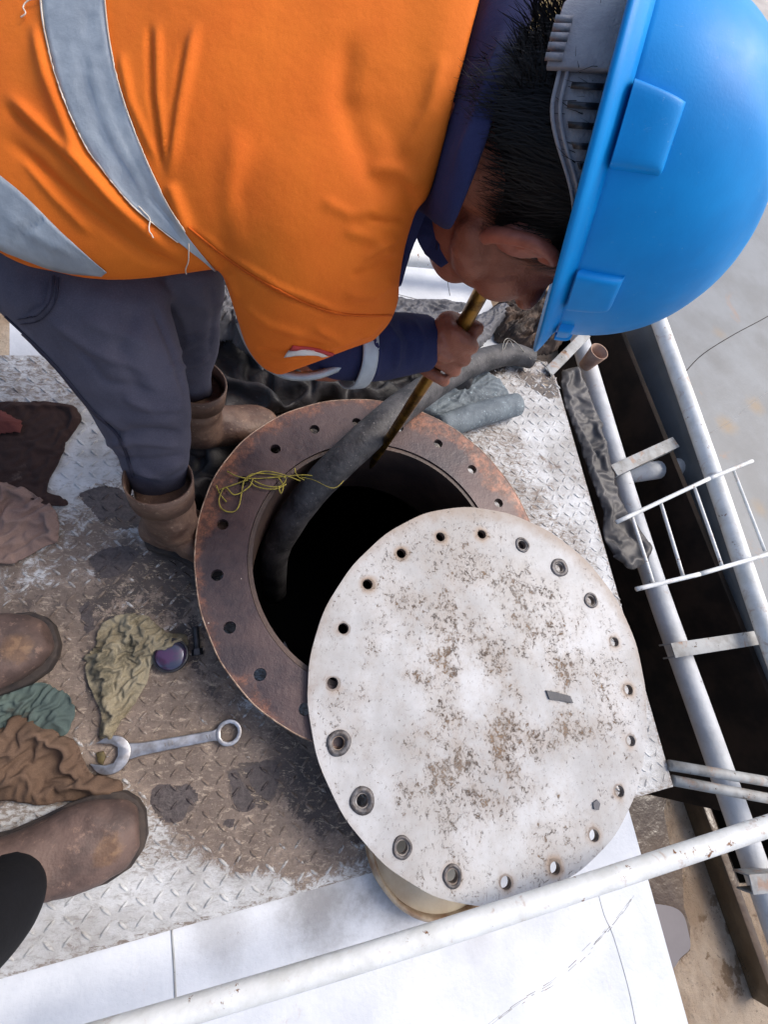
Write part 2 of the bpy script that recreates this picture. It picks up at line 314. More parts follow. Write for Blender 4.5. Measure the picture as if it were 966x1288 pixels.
def evaled(o):
    bpy.context.view_layer.update(); dg = bpy.context.evaluated_depsgraph_get(); ev = o.evaluated_get(dg)
    me = bpy.data.meshes.new_from_object(ev); old = o.data; o.modifiers.clear(); o.data = me
    if old.materials and not me.materials: me.materials.append(old.materials[0])
    bpy.data.meshes.remove(old); return o
def bevel(o, w, seg=2, ang=40):
    b = o.modifiers.new('b', 'BEVEL'); b.width = w; b.segments = seg; b.limit_method = 'ANGLE'; b.angle_limit = math.radians(ang); evaled(o)
    o.data.set_sharp_from_angle(angle=math.radians(45)) if hasattr(o.data, 'set_sharp_from_angle') else None
    return o
def sharp(o, a=40):
    if hasattr(o.data, 'set_sharp_from_angle'): o.data.set_sharp_from_angle(angle=math.radians(a))
    return o
def catm(pts, k):
    pts = [np.array(p, float) for p in pts]; out = []
    for i in range(len(pts) - 1):
        p0 = pts[max(i - 1, 0)]; p1 = pts[i]; p2 = pts[i + 1]; p3 = pts[min(i + 2, len(pts) - 1)]
        for j in range(k):
            t = j / k; out.append(.5 * (2 * p1 + (p2 - p0) * t + (2 * p0 - 5 * p1 + 4 * p2 - p3) * t * t + (3 * p1 - p0 - 3 * p2 + p3) * t ** 3))
    out.append(pts[-1]); return out
def rings(R, cap=True):                                        # list of rings (n x 3) -> verts, faces
    n = len(R[0]); V = np.concatenate(R); Fc = []
    for i in range(len(R) - 1):
        for j in range(n): a = i * n + j; b = i * n + (j + 1) % n; Fc.append((a, b, b + n, a + n))
    if cap:
        V = np.concatenate([V, [R[0].mean(0)], [R[-1].mean(0)]]); s = len(V) - 2
        for j in range(n): Fc.append((s, (j + 1) % n, j)); k = (len(R) - 1) * n; Fc.append((s + 1, k + j, k + (j + 1) % n))
    return V, Fc
def tubeVF(pts, rad, n=12, sub=6, cap=True, flat=None):
    pr = [np.append(np.array(p, float), r) for p, r in zip(pts, rad if hasattr(rad, '__len__') else [rad] * len(pts))]
    q = catm(pr, sub) if sub > 1 else pr; q = np.array(q); c = q[:, :3]; t = np.gradient(c, axis=0); t /= np.linalg.norm(t, axis=1)[:, None] + 1e-12
    up = np.array([0, 0, 1.]) if abs(t[0][2]) < .9 else np.array([1., 0, 0]); u = np.cross(t[0], up); u /= np.linalg.norm(u); R = []
    for i in range(len(c)):
        u = u - t[i] * (u @ t[i]); u /= np.linalg.norm(u); v = np.cross(t[i], u)
        a = np.arange(n) * 2 * math.pi / n; R.append(c[i] + q[i, 3] * (np.cos(a)[:, None] * u + np.sin(a)[:, None] * v))
    return rings(R, cap)
def tube(name, pts, rad, mat, parent=None, n=12, sub=6, cap=True): V, Fc = tubeVF(pts, rad, n, sub, cap); return mo(name, V, Fc, mat, parent)
def ellring(l, r, d, th, lean=(0, 0), n=32, dr=None):
    """ring whose silhouette in the picture runs from pixel l to pixel r, centred at depth d, half thickness th (m)"""
    dl = d; dr = d if dr is None else dr
    a = C(*l, dl); b = C(*r, dr); c = (a + b) / 2; ax = (b - a) / 2
    vd = CAM - c; vd /= np.linalg.norm(vd); cp = proj(c)
    nearp = C(cp[0] + lean[0], cp[1] + lean[1], cp[2]) - c; bx = vd * th + nearp
    t = np.arange(n) * 2 * math.pi / n
    cs, sn = np.cos(t), np.sin(t)
    return c + cs[:, None] * ax + sn[:, None] * bx
def loftpx(secs, n=32, sub=5):
    R = [ellring(s[0], s[1], s[2], s[3], s[4] if len(s) > 4 else (0, 0), n) for s in secs]
    A = np.array(R).reshape(len(R), -1); q = catm(list(A), sub); return rings([x.reshape(n, 3) for x in q])
def ellipsoid(c, ax, n=24, m=16):
    ax = [np.array(a, float) for a in ax]; R = []
    for i in range(1, m):
        ph = math.pi * i / m; t = np.arange(n) * 2 * math.pi / n
        R.append(np.array(c) + math.cos(ph) * ax[2] + math.sin(ph) * (np.cos(t)[:, None] * ax[0] + np.sin(t)[:, None] * ax[1]))
    return rings(R)
def join(parts):
    V = []; Fc = []; k = 0
    for v, f in parts:
        V.append(v); Fc += [tuple(i + k for i in q) for q in f]; k += len(v)
    return np.concatenate(V), Fc
def fixn(name, V, Fc, mat, parent):
    o = mo(name, V, Fc, mat, parent); bm = bmesh.new(); bm.from_mesh(o.data); bmesh.ops.recalc_face_normals(bm, faces=bm.faces[:]); bm.to_mesh(o.data); bm.free(); return o
def blob(name, parts, mat, voxel=.005, smooth=8, parent=None):
    """union of closed shapes as one smooth continuous surface"""
    V, Fc = join(parts); o = fixn(name, V, Fc, mat, parent)
    r = o.modifiers.new('r', 'REMESH'); r.mode = 'VOXEL'; r.voxel_size = voxel
    if smooth: s = o.modifiers.new('s', 'SMOOTH'); s.factor = .5; s.iterations = smooth
    evaled(o); o.data.polygons.foreach_set('use_smooth', [True] * len(o.data.polygons)); return o
def getvn(o):
    me = o.data; n = len(me.vertices); V = np.empty(n * 3); me.vertices.foreach_get('co', V); N = np.empty(n * 3); me.vertices.foreach_get('normal', N)
    return V.reshape(-1, 3), N.reshape(-1, 3)
def setv(o, V): o.data.vertices.foreach_set('co', np.asarray(V).ravel()); o.data.update()
def folds(o, lines, noise=0, nscale=12, both=False):
    """raise (+) or sink (-) soft cloth folds along picture polylines; lines: (pts, width px, height m)"""
    V, N = getvn(o); off = np.array(o.matrix_world.translation) if False else 0
    q = proj(V); face = np.einsum('ij,ij->i', N, (CAM - V)); face /= np.linalg.norm(CAM - V, axis=1) + 1e-9
    fm = sstep(-.15, .2, face); D = np.zeros(len(V))
    for pts, w, h in lines:
        d, t = dline(q, pts); tap = sstep(0, .2, t) * (1 - sstep(.8, 1, t)) if len(pts) > 1 else 1
        D += h * np.exp(-(d / w) ** 2) * tap * fm
    if noise: D += noise * fbm(V * nscale + 3.1, 3)
    setv(o, V + N * D[:, None])
def bvh(o): return BVHTree.FromPolygons([v.co[:] for v in o.data.vertices], [p.vertices[:] for p in o.data.polygons])
def strip_on(name, target, edgeA, edgeB, mat, parent, off=.0015, nu=60, nv=8, frill=0, thick=.0012):
    """a strip lying on the target between two picture curves"""
    T = bvh(target); ka = catm(edgeA, 12); kb = catm(edgeB, 12)
    rs = lambda k: np.array([[np.interp(u, np.linspace(0, 1, len(k)), [p[i] for p in k]) for i in (0, 1)] for u in np.linspace(0, 1, nu)])
    A, Bb = rs(ka), rs(kb); V = []; ok = []
    for i in range(nu):
        for j in range(nv + 1):
            p = A[i] * (1 - j / nv) + Bb[i] * (j / nv); r = ray(*p); r /= np.linalg.norm(r); h = T.ray_cast(Vector(CAM), Vector(r))
            if h[0] is None: V.append(C(*p, .5)); ok.append(False)
            else: V.append(np.array(h[0]) + np.array(h[1]) * off * (1 if np.dot(h[1], r) < 0 else -1)); ok.append(True)
    Fc = []
    for i in range(nu - 1):
        for j in range(nv):
            a = i * (nv + 1) + j; f = (a, a + 1, a + nv + 2, a + nv + 1)
            if all(ok[k] for k in f) and max(np.linalg.norm(V[f[k]] - V[f[k - 1]]) for k in range(4)) < .05: Fc.append(f)
    o = mo(name, V, Fc, mat, parent); s = o.modifiers.new('s', 'SOLIDIFY'); s.thickness = thick; s.offset = 0; evaled(o); return o
def box(name, c, ax, mat, parent=None, bev=.002):
    c = np.array(c, float); a, b, d = [np.array(x, float) for x in ax]
    V = [c + i * a + j * b + k * d for i in (-1, 1) for j in (-1, 1) for k in (-1, 1)]
    Fc = [(0, 1, 3, 2), (4, 6, 7, 5), (0, 4, 5, 1), (2, 3, 7, 6), (0, 2, 6, 4), (1, 5, 7, 3)]
    o = fixn(name, V, Fc, mat, parent)
    if bev: bevel(o, bev)
    return o
def bar(name, a, b, w, h, mat, parent=None, up=(0, 0, 1), bev=.002):
    a = np.array(a, float); b = np.array(b, float); t = (b - a) / 2; u = np.cross(t, up); u = u / np.linalg.norm(u) * w / 2; v = np.cross(u, t); v = v / np.linalg.norm(v) * h / 2
    return box(name, (a + b) / 2, (t, u, v), mat, parent, bev)
def prism(name, poly, z0, z1, mat, parent=None, smooth=False, bev=0):
    n = len(poly); V = [(p[0], p[1], z1) for p in poly] + [(p[0], p[1], z0) for p in poly]
    Fc = [tuple(range(n)), tuple(range(2 * n - 1, n - 1, -1))] + [(i, i + n, (i + 1) % n + n, (i + 1) % n) for i in range(n)]
    o = fixn(name, V, Fc, mat, parent)
    if bev: bevel(o, bev)
    else: o.data.polygons.foreach_set('use_smooth', [False] * len(o.data.polygons))
    return o
def plate(name, outer, holes, z0, z1, mat, parent=None, mats=None, origin=(0, 0)):
    """flat plate with real holes; coordinates relative to origin"""
    bm = bmesh.new(); loops = []
    for L_ in [outer] + holes:
        vs = [bm.verts.new((p[0], p[1], z1)) for p in L_]; es = [bm.edges.new((vs[i], vs[(i + 1) % len(vs)])) for i in range(len(vs))]; loops.append(vs)
    bmesh.ops.triangle_fill(bm, use_beauty=True, edges=bm.edges[:])
    top = bm.faces[:]; mp = {v: bm.verts.new((v.co.x, v.co.y, z0)) for v in bm.verts[:]}
    for f in top: bm.faces.new([mp[v] for v in reversed(f.verts)])
    for vs in loops:
        for i in range(len(vs)):
            a, b = vs[i], vs[(i + 1) % len(vs)]; f = bm.faces.new((a, b, mp[b], mp[a])); f.material_index = 1 if (mats and vs is loops[0]) else 0
    o = from_bm(name, bm, mat, parent, False)
    if mats: o.data.materials.append(mats)
    o.location = (origin[0], origin[1], 0)
    if parent is not None: o.matrix_parent_inverse = parent.matrix_basis.inverted()
    return o
def circ(c, r, n, ph=0, wob=0): return [(c[0] + (r + (wob * math.sin(7.3 * i) if wob else 0)) * math.cos(ph + 2 * math.pi * i / n), c[1] + (r + (wob * math.sin(7.3 * i) if wob else 0)) * math.sin(ph + 2 * math.pi * i / n)) for i in range(n)]

# ------------------------------------------------------------------ the ground far below
GZ = -.95
tag(mo('ground', [(-30, -30, GZ), (30, -30, GZ), (30, 30, GZ), (-30, 30, GZ)], [(0, 1, 2, 3)], M['ground']), kind='structure')
def flat(name, pix, z, mat, kind='structure'):
    V = [P(x, y, z) for x, y in pix]; return tag(mo(name, V, [tuple(range(len(V)))], mat, None, False), kind=kind)
flat('wet_mud', [(700, 1000), (840, 1000), (835, 1020), (842, 1060), (858, 1085), (860, 1140), (868, 1165), (868, 1195), (846, 1215), (820, 1250), (760, 1288)], GZ + .004, M['wetmud'])
flat('puddle', [tuple(p) for p in catm([(800, 1135), (838, 1138), (858, 1148), (866, 1172), (868, 1192), (856, 1204), (845, 1218), (820, 1215), (780, 1190)], 5)], GZ + .008, M['puddle'])
flat('mossy_verge', [(540, -60), (900, -60), (820, 40), (760, 110), (600, 130), (500, 40)], GZ + .006, M['moss'])
flat('concrete_paving', [(826, -120), (1150, -120), (1150, 330), (900, 330), (760, 300), (790, 60)], GZ + .010, M['paver'])
flat('mossy_soil', [(-160, 330), (15, 330), (15, 520), (-160, 560)], GZ + .5, M['moss']) if False else None

# channel kerb strips on the ground, bottom right
def gstrip(name, pts, w, z, h, mat):
    a, b = P(*pts[0], z), P(*pts[1], z); return tag(bar(name, a, b, w, h, mat, None, bev=.004), kind='structure')
gstrip('drain_kerb', [(872, 1000), (966, 1262)], .035, GZ + .05, .10, M['wetmud'])

# gap between the two tanks: near-black floor and walls stand in for shaded ground
gap_floor = tag(flat('gap_shade_floor', [(690, 380), (960, 380), (1200, 900), (1200, 1110), (930, 1110), (905, 1040), (880, 975), (800, 960)], -.90, M['gapshade']), kind='structure')
tag(bar('gap_shade_wall', P(690, 470, -.5) , P(870, 1010, -.5), .02, .8, M['gapseam'], None), kind='structure')
tag(bar('gap_shade_wall', P(800, 330, -.55) , P(1010, 850, -.55), .02, .8, M['gapshade'], None), kind='structure')

# ------------------------------------------------------------------ white tank top and deck
DK = [(-330, 1325), (847, 989), (700, 478), (688, 455), (640, 455), (560, 452), (300, 450), (8, 447), (-420, 445)]
DW = [P(x, y, 0) for x, y in DK]
mh = circ((0, 0), .249, 64)
tank = empty('white_tank', P(500, 700, -.1), 'white painted steel tank top under the checker plate, with rust-stained scratches and welded seams', 'tank')
WP = [P(x, y, -.012) for x, y in [(-700, 1440), (420, 1800), (1000, 1800), (872, 1310), (795, 1033), (700, 700), (655, 480), (625, 400), (585, 290), (520, 180), (12, 180), (12, 700), (-300, 800)]]
plate('tank_skin', [(p[0], p[1]) for p in WP], [mh], -.030, -.012, M['white'], tank)
bev_side = [P(795, 1033, -.03), P(875, 1320, -.03)]
# welded seams on the white skin
def seam(pix, r=.0016, z=-.0115, mat=None, name='weld_seam'): return tube(name, [P(x, y, z) for x, y in pix], r, mat or M['bar'], tank, 6, 4)
seam([(216, 1168), (219, 1215), (221, 1262)]); seam([(752, 1120), (760, 1150), (772, 1178), (790, 1240), (800, 1288)], .0004)
seam([(570, 250), (562, 330), (566, 372)], .001); seam([(480, 365), (530, 378), (560, 382)], .001); seam([(592, 420), (612, 455)], .001)
sp_ = catm([(600, 1300), (650, 1262), (700, 1232), (745, 1190), (772, 1160), (800, 1122)], 14)
for k in range(46):
    i = random.randrange(len(sp_) - 5); off = random.gauss(0, 2.4) if i < 40 else random.gauss(0, 1); j = i + random.randint(1, 4)
    tube('scratch', [P(p[0] + off, p[1] + off * .6, -.0121) for p in sp_[i:j + 1]], random.uniform(.0003, .0007), M['bar'], tank, 5, 2)
deck = empty('checker_plate_deck', P(300, 1000, 0), 'grimy raised-pattern steel checker plate deck round the manhole, brown mud over bare metal', 'deck')
plate('steel_plate', [(p[0], p[1]) for p in DW], [circ((0, 0), .2488, 64)], -.0075, -.0004, M['deck'], deck)
# dirt fields, and the lid's shadow, in picture space of the plate itself
POLY = {
 'mud': ([(-50, 780), (120, 690), (260, 640), (330, 900), (470, 1000), (470, 1090), (300, 1075), (190, 1040), (130, 1010), (-50, 1000)], .85, 70),
 'mud2': ([(120, 880), (400, 900), (470, 1080), (400, 1110), (300, 1090), (170, 1010)], .95, 60),
 'mud3': ([(560, 500), (620, 560), (690, 660), (760, 700), (720, 600), (640, 530)], .38, 60),
 'mud4': ([(0, 440), (120, 440), (130, 520), (0, 500)], .28, 40),
 'mud5': ([(-40, 640), (130, 640), (260, 770), (250, 860), (-40, 880)], .55, 60)}
OIL_SHADE = [([(170, 560), (300, 440), (640, 420), (640, 470), (560, 500), (400, 560), (260, 760), (180, 700)], 1.15, 40),
 ([(98, 625), (120, 613), (150, 612), (175, 630), (180, 660), (160, 665), (125, 658), (110, 640)], 1.4, 10),
 ([(105, 690), (160, 670), (240, 700), (262, 800), (240, 790), (190, 745), (130, 725)], .75, 30),
 ([(110, 700), (175, 680), (200, 700), (160, 725), (120, 722)], .9, 12),
 ([(90, 690), (250, 690), (262, 860), (190, 790), (110, 800)], .62, 40),
 ([(-40, 700), (90, 740), (110, 860), (60, 870), (-40, 780)], .45, 40),
 ([(340, 890), (420, 960), (500, 1060), (480, 1090), (430, 1060), (400, 1040), (330, 1000)], .75, 45),  # oil, with the lid's shadow beside it put into the colour
 ([(188, 995), (238, 985), (250, 1008), (228, 1030), (200, 1035), (192, 1015)], 1.3, 6),
 ([(300, 962), (345, 958), (348, 1000), (330, 1020), (305, 1000)], 1.25, 6),
 ([(286, 970), (300, 965), (318, 1010), (300, 1022), (290, 1005)], 1.25, 5),
 ([(100, 760), (118, 740), (125, 870), (108, 900)], .75, 12),
 ([(235, 840), (270, 830), (330, 900), (300, 905), (250, 880)], .55, 25),
 ([(640, 455), (700, 470), (712, 520), (690, 500), (650, 480)], .75, 14),
 ([(220, 1180), (470, 1100), (480, 1112), (230, 1200)], .5, 10)]
BARE = [([(620, 480), (710, 500), (860, 990), (800, 1000), (740, 700), (640, 540)], 1, 30), ([(60, 500), (140, 530), (150, 600), (90, 630), (50, 600)], 1, 15),
 ([(-60, 1300), (0, 1120), (150, 1080), (300, 1090), (430, 1090), (430, 1120), (0, 1240)], .9, 40)]
def dirt(V):  # mud, then oil with the lid's painted shadow
    q = proj(V); wn = fbm(V * 18, 4) * 22; R = np.zeros((len(V), 4)); R[:, 3] = 1
    for pl, a, s in POLY.values(): R[:, 0] = np.maximum(R[:, 0], a * sstep(s * .8, -s * .8, sdpoly(q, pl) + wn))
    for pl, a, s in OIL_SHADE: R[:, 1] = np.maximum(R[:, 1], a * .95 * sstep(s * .5, -s * .5, sdpoly(q, pl) + wn * min(1, s / 25)))
    for pl, a, s in BARE: R[:, 2] = np.maximum(R[:, 2], a * sstep(s * .5, -s * .5, sdpoly(q, pl) + wn))
    R[:, 0] = np.maximum(R[:, 0], .12); return np.clip(R, 0, 1)
PATCH = [[(190, 994), (200, 986), (212, 988), (222, 992), (232, 984), (246, 992), (250, 1008), (238, 1014), (232, 1030), (220, 1036), (206, 1034), (200, 1020), (190, 1012)], [(306, 966), (326, 958), (348, 956), (352, 976), (346, 1000), (334, 1008), (320, 990)], [(286, 970), (298, 966), (308, 990), (324, 1012), (312, 1020), (300, 1022), (292, 1002)], [(278, 1032), (296, 1030), (294, 1040), (280, 1040)],
 [(98, 622), (118, 613), (150, 614), (168, 624), (178, 645), (172, 658), (150, 652), (125, 655), (112, 640)], [(112, 702), (135, 690), (160, 684), (175, 695), (160, 720), (130, 728), (118, 718)], [(100, 765), (112, 755), (118, 790), (108, 800)]]
def setdirt(o):
    V, _ = getvn(o); q = proj(V); wn = fbm(V * 60, 3) * 3.5; pt = np.zeros(len(V))
    for pl in PATCH: pt = np.maximum(pt, sstep(1.5, -1.5, sdpoly(q, pl) + wn))
    a2 = o.data.color_attributes.new('patch', 'FLOAT_COLOR', 'POINT'); a2.data.foreach_set('color', np.column_stack([pt] * 4).ravel()); at = o.data.color_attributes.new('dirt', 'FLOAT_COLOR', 'POINT'); at.data.foreach_set('color', dirt(V).ravel())
def inside_deck(XY): return sdpoly(XY, [(p[0], p[1]) for p in DW]) < -.003
g = .0045; xs = np.arange(-1.0, .75, g); ys = np.arange(-1.1, 1.05, g)
lo = np.min([p[:2] for p in DW], 0); hi = np.max([p[:2] for p in DW], 0)
lo = np.maximum(lo, -1.15); hi = np.minimum(hi, 1.15)
xs = np.arange(lo[0], hi[0], g); ys = np.arange(lo[1], hi[1], g)
GX, GY = np.meshgrid(xs, ys, indexing='ij'); XY = np.stack([GX.ravel(), GY.ravel()], 1)
okv = inside_deck(XY) & (np.hypot(XY[:, 0], XY[:, 1]) > .25)
V = np.column_stack([XY, .0004 + .0012 * fbm(np.column_stack([XY * 9, XY[:, 0] * 0]), 3)]); ny = len(ys); Fc = []
idx = -np.ones(len(V), int); idx[okv] = np.arange(okv.sum())
OK = okv.reshape(len(xs), ny)
ii, jj = np.nonzero(OK[:-1, :-1] & OK[1:, :-1] & OK[:-1, 1:] & OK[1:, 1:]); a = ii * ny + jj
Fc = np.stack([idx[a], idx[a + ny], idx[a + ny + 1], idx[a + 1]], 1)
surf = mo('plate_face', V[okv], Fc, M['deck'], deck); setdirt(surf)
# raised lozenges in alternating directions, laid square to the plate edge
e1 = P(440, 1105, 0) - P(0, 1230, 0); ang = math.atan2(e1[1], e1[0]); ca, sa = math.cos(ang), math.sin(ang)
pitch = .0240; LV = []; LF = []; k = 0
for i in range(-70, 70):
    for j in range(-70, 70):
        x = (i * ca - j * sa) * pitch; y = (i * sa + j * ca) * pitch
        if abs(x) > 1.2 or abs(y) > 1.2: continue
        LV.append((x, y, (i + j) % 2))
LV = np.array(LV); keep = inside_deck(LV) & (np.hypot(LV[:, 0], LV[:, 1]) > .27); LV = LV[keep]
pp = proj(np.column_stack([LV[:, :2], np.zeros(len(LV))])); keep = (pp[:, 0] > -250) & (pp[:, 0] < 1100) & (pp[:, 1] < 1450) & (pp[:, 1] > 250); LV = LV[keep]
TV = []; TF = []
for x, y, s in LV:
    a = ang + (math.pi / 4 if s else -math.pi / 4) + random.uniform(-.05, .05); u = np.array([math.cos(a), math.sin(a)]); v = np.array([-u[1], u[0]]); L2 = .0115 * random.uniform(.9, 1.08); w2 = .0032; k = len(TV); hh = .0019 * random.uniform(.8, 1.1)
    c0 = np.array([x, y]); 
    for (aa, bb, z) in ((-1, 0, -.001), (-.45, -.85, -.001), (.45, -.85, -.001), (1, 0, -.001), (.45, .85, -.001), (-.45, .85, -.001), (-.62, 0, hh), (-.3, -.4, hh), (.3, -.4, hh), (.62, 0, hh), (.3, .4, hh), (-.3, .4, hh)):
        q = c0 + u * aa * L2 + v * bb * w2; TV.append((q[0], q[1], z + .0008))
    TF += [(k + i, k + (i + 1) % 6, k + 6 + (i + 1) % 6, k + 6 + i) for i in range(6)] + [tuple(k + 6 + i for i in range(6))]
tr = mo('raised_tread', TV, TF, M['tread'], deck); setdirt(tr); tr['kind'] = 'stuff'
# greasy chips of old paint lying on the plate
def chip(pix, z=.003, name='grease_patch', label='flat dark grease patch on the brown deck', h=.0025):
    V = [P(x, y, z) for x, y in pix]; cc = np.mean(V, 0)
    return V

# ------------------------------------------------------------------ manhole
def outline(c, z, pix, n=140, wob=.0006):
    W2 = np.array([P(x, y, z)[:2] for x, y in pix]) - np.array(c[:2]); a = np.arctan2(W2[:, 1], W2[:, 0]); r = np.hypot(W2[:, 0], W2[:, 1]); o_ = np.argsort(a); a, r = a[o_], r[o_]
    a = np.concatenate([a[-3:] - 2 * math.pi, a, a[:3] + 2 * math.pi]); r = np.concatenate([r[-3:], r, r[:3]]); t = np.linspace(0, 2 * math.pi, n, endpoint=False) - math.pi
    rr = np.array([np.sum(r * np.exp(-((a - q) / .42) ** 2)) / np.sum(np.exp(-((a - q) / .42) ** 2)) for q in t]); rr = rr + wob * np.sin(np.arange(n) * 7.3)
    return [(rr[i] * math.cos(t[i]), rr[i] * math.sin(t[i])) for i in range(n)]
man = empty('manhole', (0, 0, 0), 'open round manhole with rusty bolted flange and dark inside', 'manhole')
BR = .300; ph0 = -(-2.066)                                       # bolt circle phase
u_ = np.array([1, 0, 0]) - nd * nd[0]; u_ /= np.linalg.norm(u_); v_ = np.cross(nd, u_)
def bolt_xy(rad, ph, k): t = ph - k * 2 * math.pi / 20; q = Rw @ (math.cos(t) * u_ + math.sin(t) * v_) * rad; return (q[0], q[1])
holes = [circ(bolt_xy(BR, -2.06619303, k), .0105, 14) for k in range(20)]
FO = outline((0, 0), FLZ, [(248, 690), (263, 612), (300, 560), (345, 525), (420, 505), (500, 508), (600, 560), (640, 610), (668, 655), (255, 770), (290, 850), (330, 895), (388, 932), (680, 720), (670, 800), (610, 880), (500, 940)])
fl = plate('flange', FO, [circ((0, 0), .249, 96)] + holes, FLZ - .016, FLZ, M['flange'], man, M['rim'])
tube('rim_edge', [(p[0], p[1], FLZ - .001) for p in FO[::2]] + [(FO[0][0], FO[0][1], FLZ - .001)], .0016, simple('worn_bright_edge', srgb(164, 140, 122), srgb(104, 80, 66), 70, .5, .2), man, 6, 2)
def cyl(name, r0, r1, z0, z1, mat, parent, n=96, origin=(0, 0), cap=False):
    V = [(origin[0] + r * math.cos(2 * math.pi * i / n), origin[1] + r * math.sin(2 * math.pi * i / n), z) for r, z in ((r0, z0), (r0, z1), (r1, z1), (r1, z0)) for i in range(n)]
    Fc = [(a * n + i, a * n + (i + 1) % n, ((a + 1) % 4) * n + (i + 1) % n, ((a + 1) % 4) * n + i) for a in range(4) for i in range(n)]
    return sharp(fixn(name, V, Fc, mat, parent))
cyl('neck', .2480, .2400, -.10, FLZ - .004, M['neck'], man)
cyl('tank_shell_inside', .62, .61, -1.1, -.03, M['neck'], man)
plate('tank_ceiling', circ((0, 0), .63, 48), [circ((0, 0), .2475, 64)], -.036, -.031, M['neck'], man)
mo('oil_surface', [(.6 * math.cos(i * math.pi / 24), .6 * math.sin(i * math.pi / 24), -.80) for i in range(48)], [tuple(range(48))], M['oilpool'], man, False)
sl = [P(x, y, -.06) for x, y in [(346, 806), (352, 816), (358, 806), (364, 818), (370, 832), (360, 828), (352, 824), (340, 815)]]
mo('paint_flake', sl, [tuple(range(8))], M['greyflap'], man, False)

# ------------------------------------------------------------------ lid
LC3 = np.array([0.67310598, 1.08315945, 2.96188179]) * .30; LCw = CAM + Rw @ LC3
LZ = FLZ + .014
sc = (CAM[2] - LZ) / (CAM[2] - LCw[2]); LCw = CAM + (LCw - CAM) * sc; LRAD = .30 * sc
lid = empty('manhole_cover', (LCw[0], LCw[1], LZ - .012), 'round white lid with twenty bolt holes, stained brown, lying half over the manhole', 'manhole cover')
lph = math.atan2(bolt_xy(1, -1.5593983, 0)[1], bolt_xy(1, -1.5593983, 0)[0])
def lxy(k): a = k * 2 * math.pi / 20; return (LRAD * math.cos(a), LRAD * math.sin(a))
LO = outline(LCw, LZ, [(388, 870), (580, 637), (812, 880), (600, 1143), (450, 712), (500, 660), (730, 697), (780, 1040), (450, 1047), (400, 780), (790, 780), (690, 1112), (520, 1112), (660, 654), (408, 980), (808, 960)])
LO = [(x * math.cos(-lph) - y * math.sin(-lph), x * math.sin(-lph) + y * math.cos(-lph)) for x, y in LO]
lp = plate('lid_plate', LO, [circ(lxy(k), .0095, 16) for k in range(20)], -.012, 0, M['lid'], None, M['lidedge'])
lp.location = (LCw[0], LCw[1], LZ); lp.rotation_euler = (0, 0, lph); lp.parent = lid; lp.matrix_parent_inverse = lid.matrix_basis.inverted()
def lw(px, py, z=0): return P(px, py, LZ + z)
# washers left round some of the holes
for (x, y) in [(434, 935), (463, 1007), (511, 1064), (571, 1102), (739, 752), (701, 709), (655, 681)]:
    c = lw(x, y); dd = min(range(20), key=lambda k: np.hypot(*(np.array([math.cos(lph) * lxy(k)[0] - math.sin(lph) * lxy(k)[1], math.sin(lph) * lxy(k)[0] + math.cos(lph) * lxy(k)[1]]) + LCw[:2] - c[:2])))
    a = lxy(dd); hx = (math.cos(lph) * a[0] - math.sin(lph) * a[1] + LCw[0], math.sin(lph) * a[0] + math.cos(lph) * a[1] + LCw[1])
    rr_ = .0205 if (x, y) in [(434, 935), (463, 1007), (701, 709)] else .0165
    n = 28; V = []; 
    for r, z in ((rr_, -.0005), (rr_ - .001, .0022), (.0112, .0022), (.0098, -.004)):
        V += [(hx[0] + r * (1 + .05 * math.sin(3 * t + x)) * math.cos(t), hx[1] + r * (1 + .05 * math.cos(2 * t + y)) * math.sin(t), LZ + z) for t in [2 * math.pi * i / n for i in range(n)]]
    mo('washer', V, [(q * n + i, q * n + (i + 1) % n, (q + 1) * n + (i + 1) % n, (q + 1) * n + i) for q in range(3) for i in range(n)], M['washer'], lid)
fk = [(686, 868), (697, 870), (716, 875), (720, 884), (704, 881), (690, 879)]
prism('loose_paint_flake', [lw(*p) for p in fk], LZ + .0005, LZ + .0035, M['greyflap'], lid)
prism('loose_paint_flake', [lw(*p) for p in [(745, 1009), (750, 1005), (754, 1010), (752, 1018), (746, 1017)]], LZ + .0005, LZ + .003, M['greyflap'], lid)

# the round rim that the lid leans on
rim = empty('round_hatch', P(520, 1090, -.01), 'cream round hatch collar with rusty lip, half hidden under the lid', 'hatch')
hc = P(557, 1040, .03); 
V = []; n = 72
for r, z in ((.128, -.012), (.128, .026), (.131, .031), (.134, .031), (.137, .026), (.137, -.012)): V += [(hc[0] + r * math.cos(2 * math.pi * i / n), hc[1] + r * math.sin(2 * math.pi * i / n), z) for i in range(n)]
mo('collar', V, [(q * n + i, q * n + (i + 1) % n, (q + 1) * n + (i + 1) % n, (q + 1) * n + i) for q in range(5) for i in range(n)], simple('stained_cream_rim', srgb(190, 170, 144), srgb(140, 104, 74), 24, .6), rim)
mo('hatch_cover', [(hc[0] + .129 * math.cos(2 * math.pi * i / n), hc[1] + .129 * math.sin(2 * math.pi * i / n), .014) for i in range(n)], [tuple(range(n))], simple('cream_paint', srgb(208, 196, 172), srgb(184, 166, 140), 12, .5), rim, False)

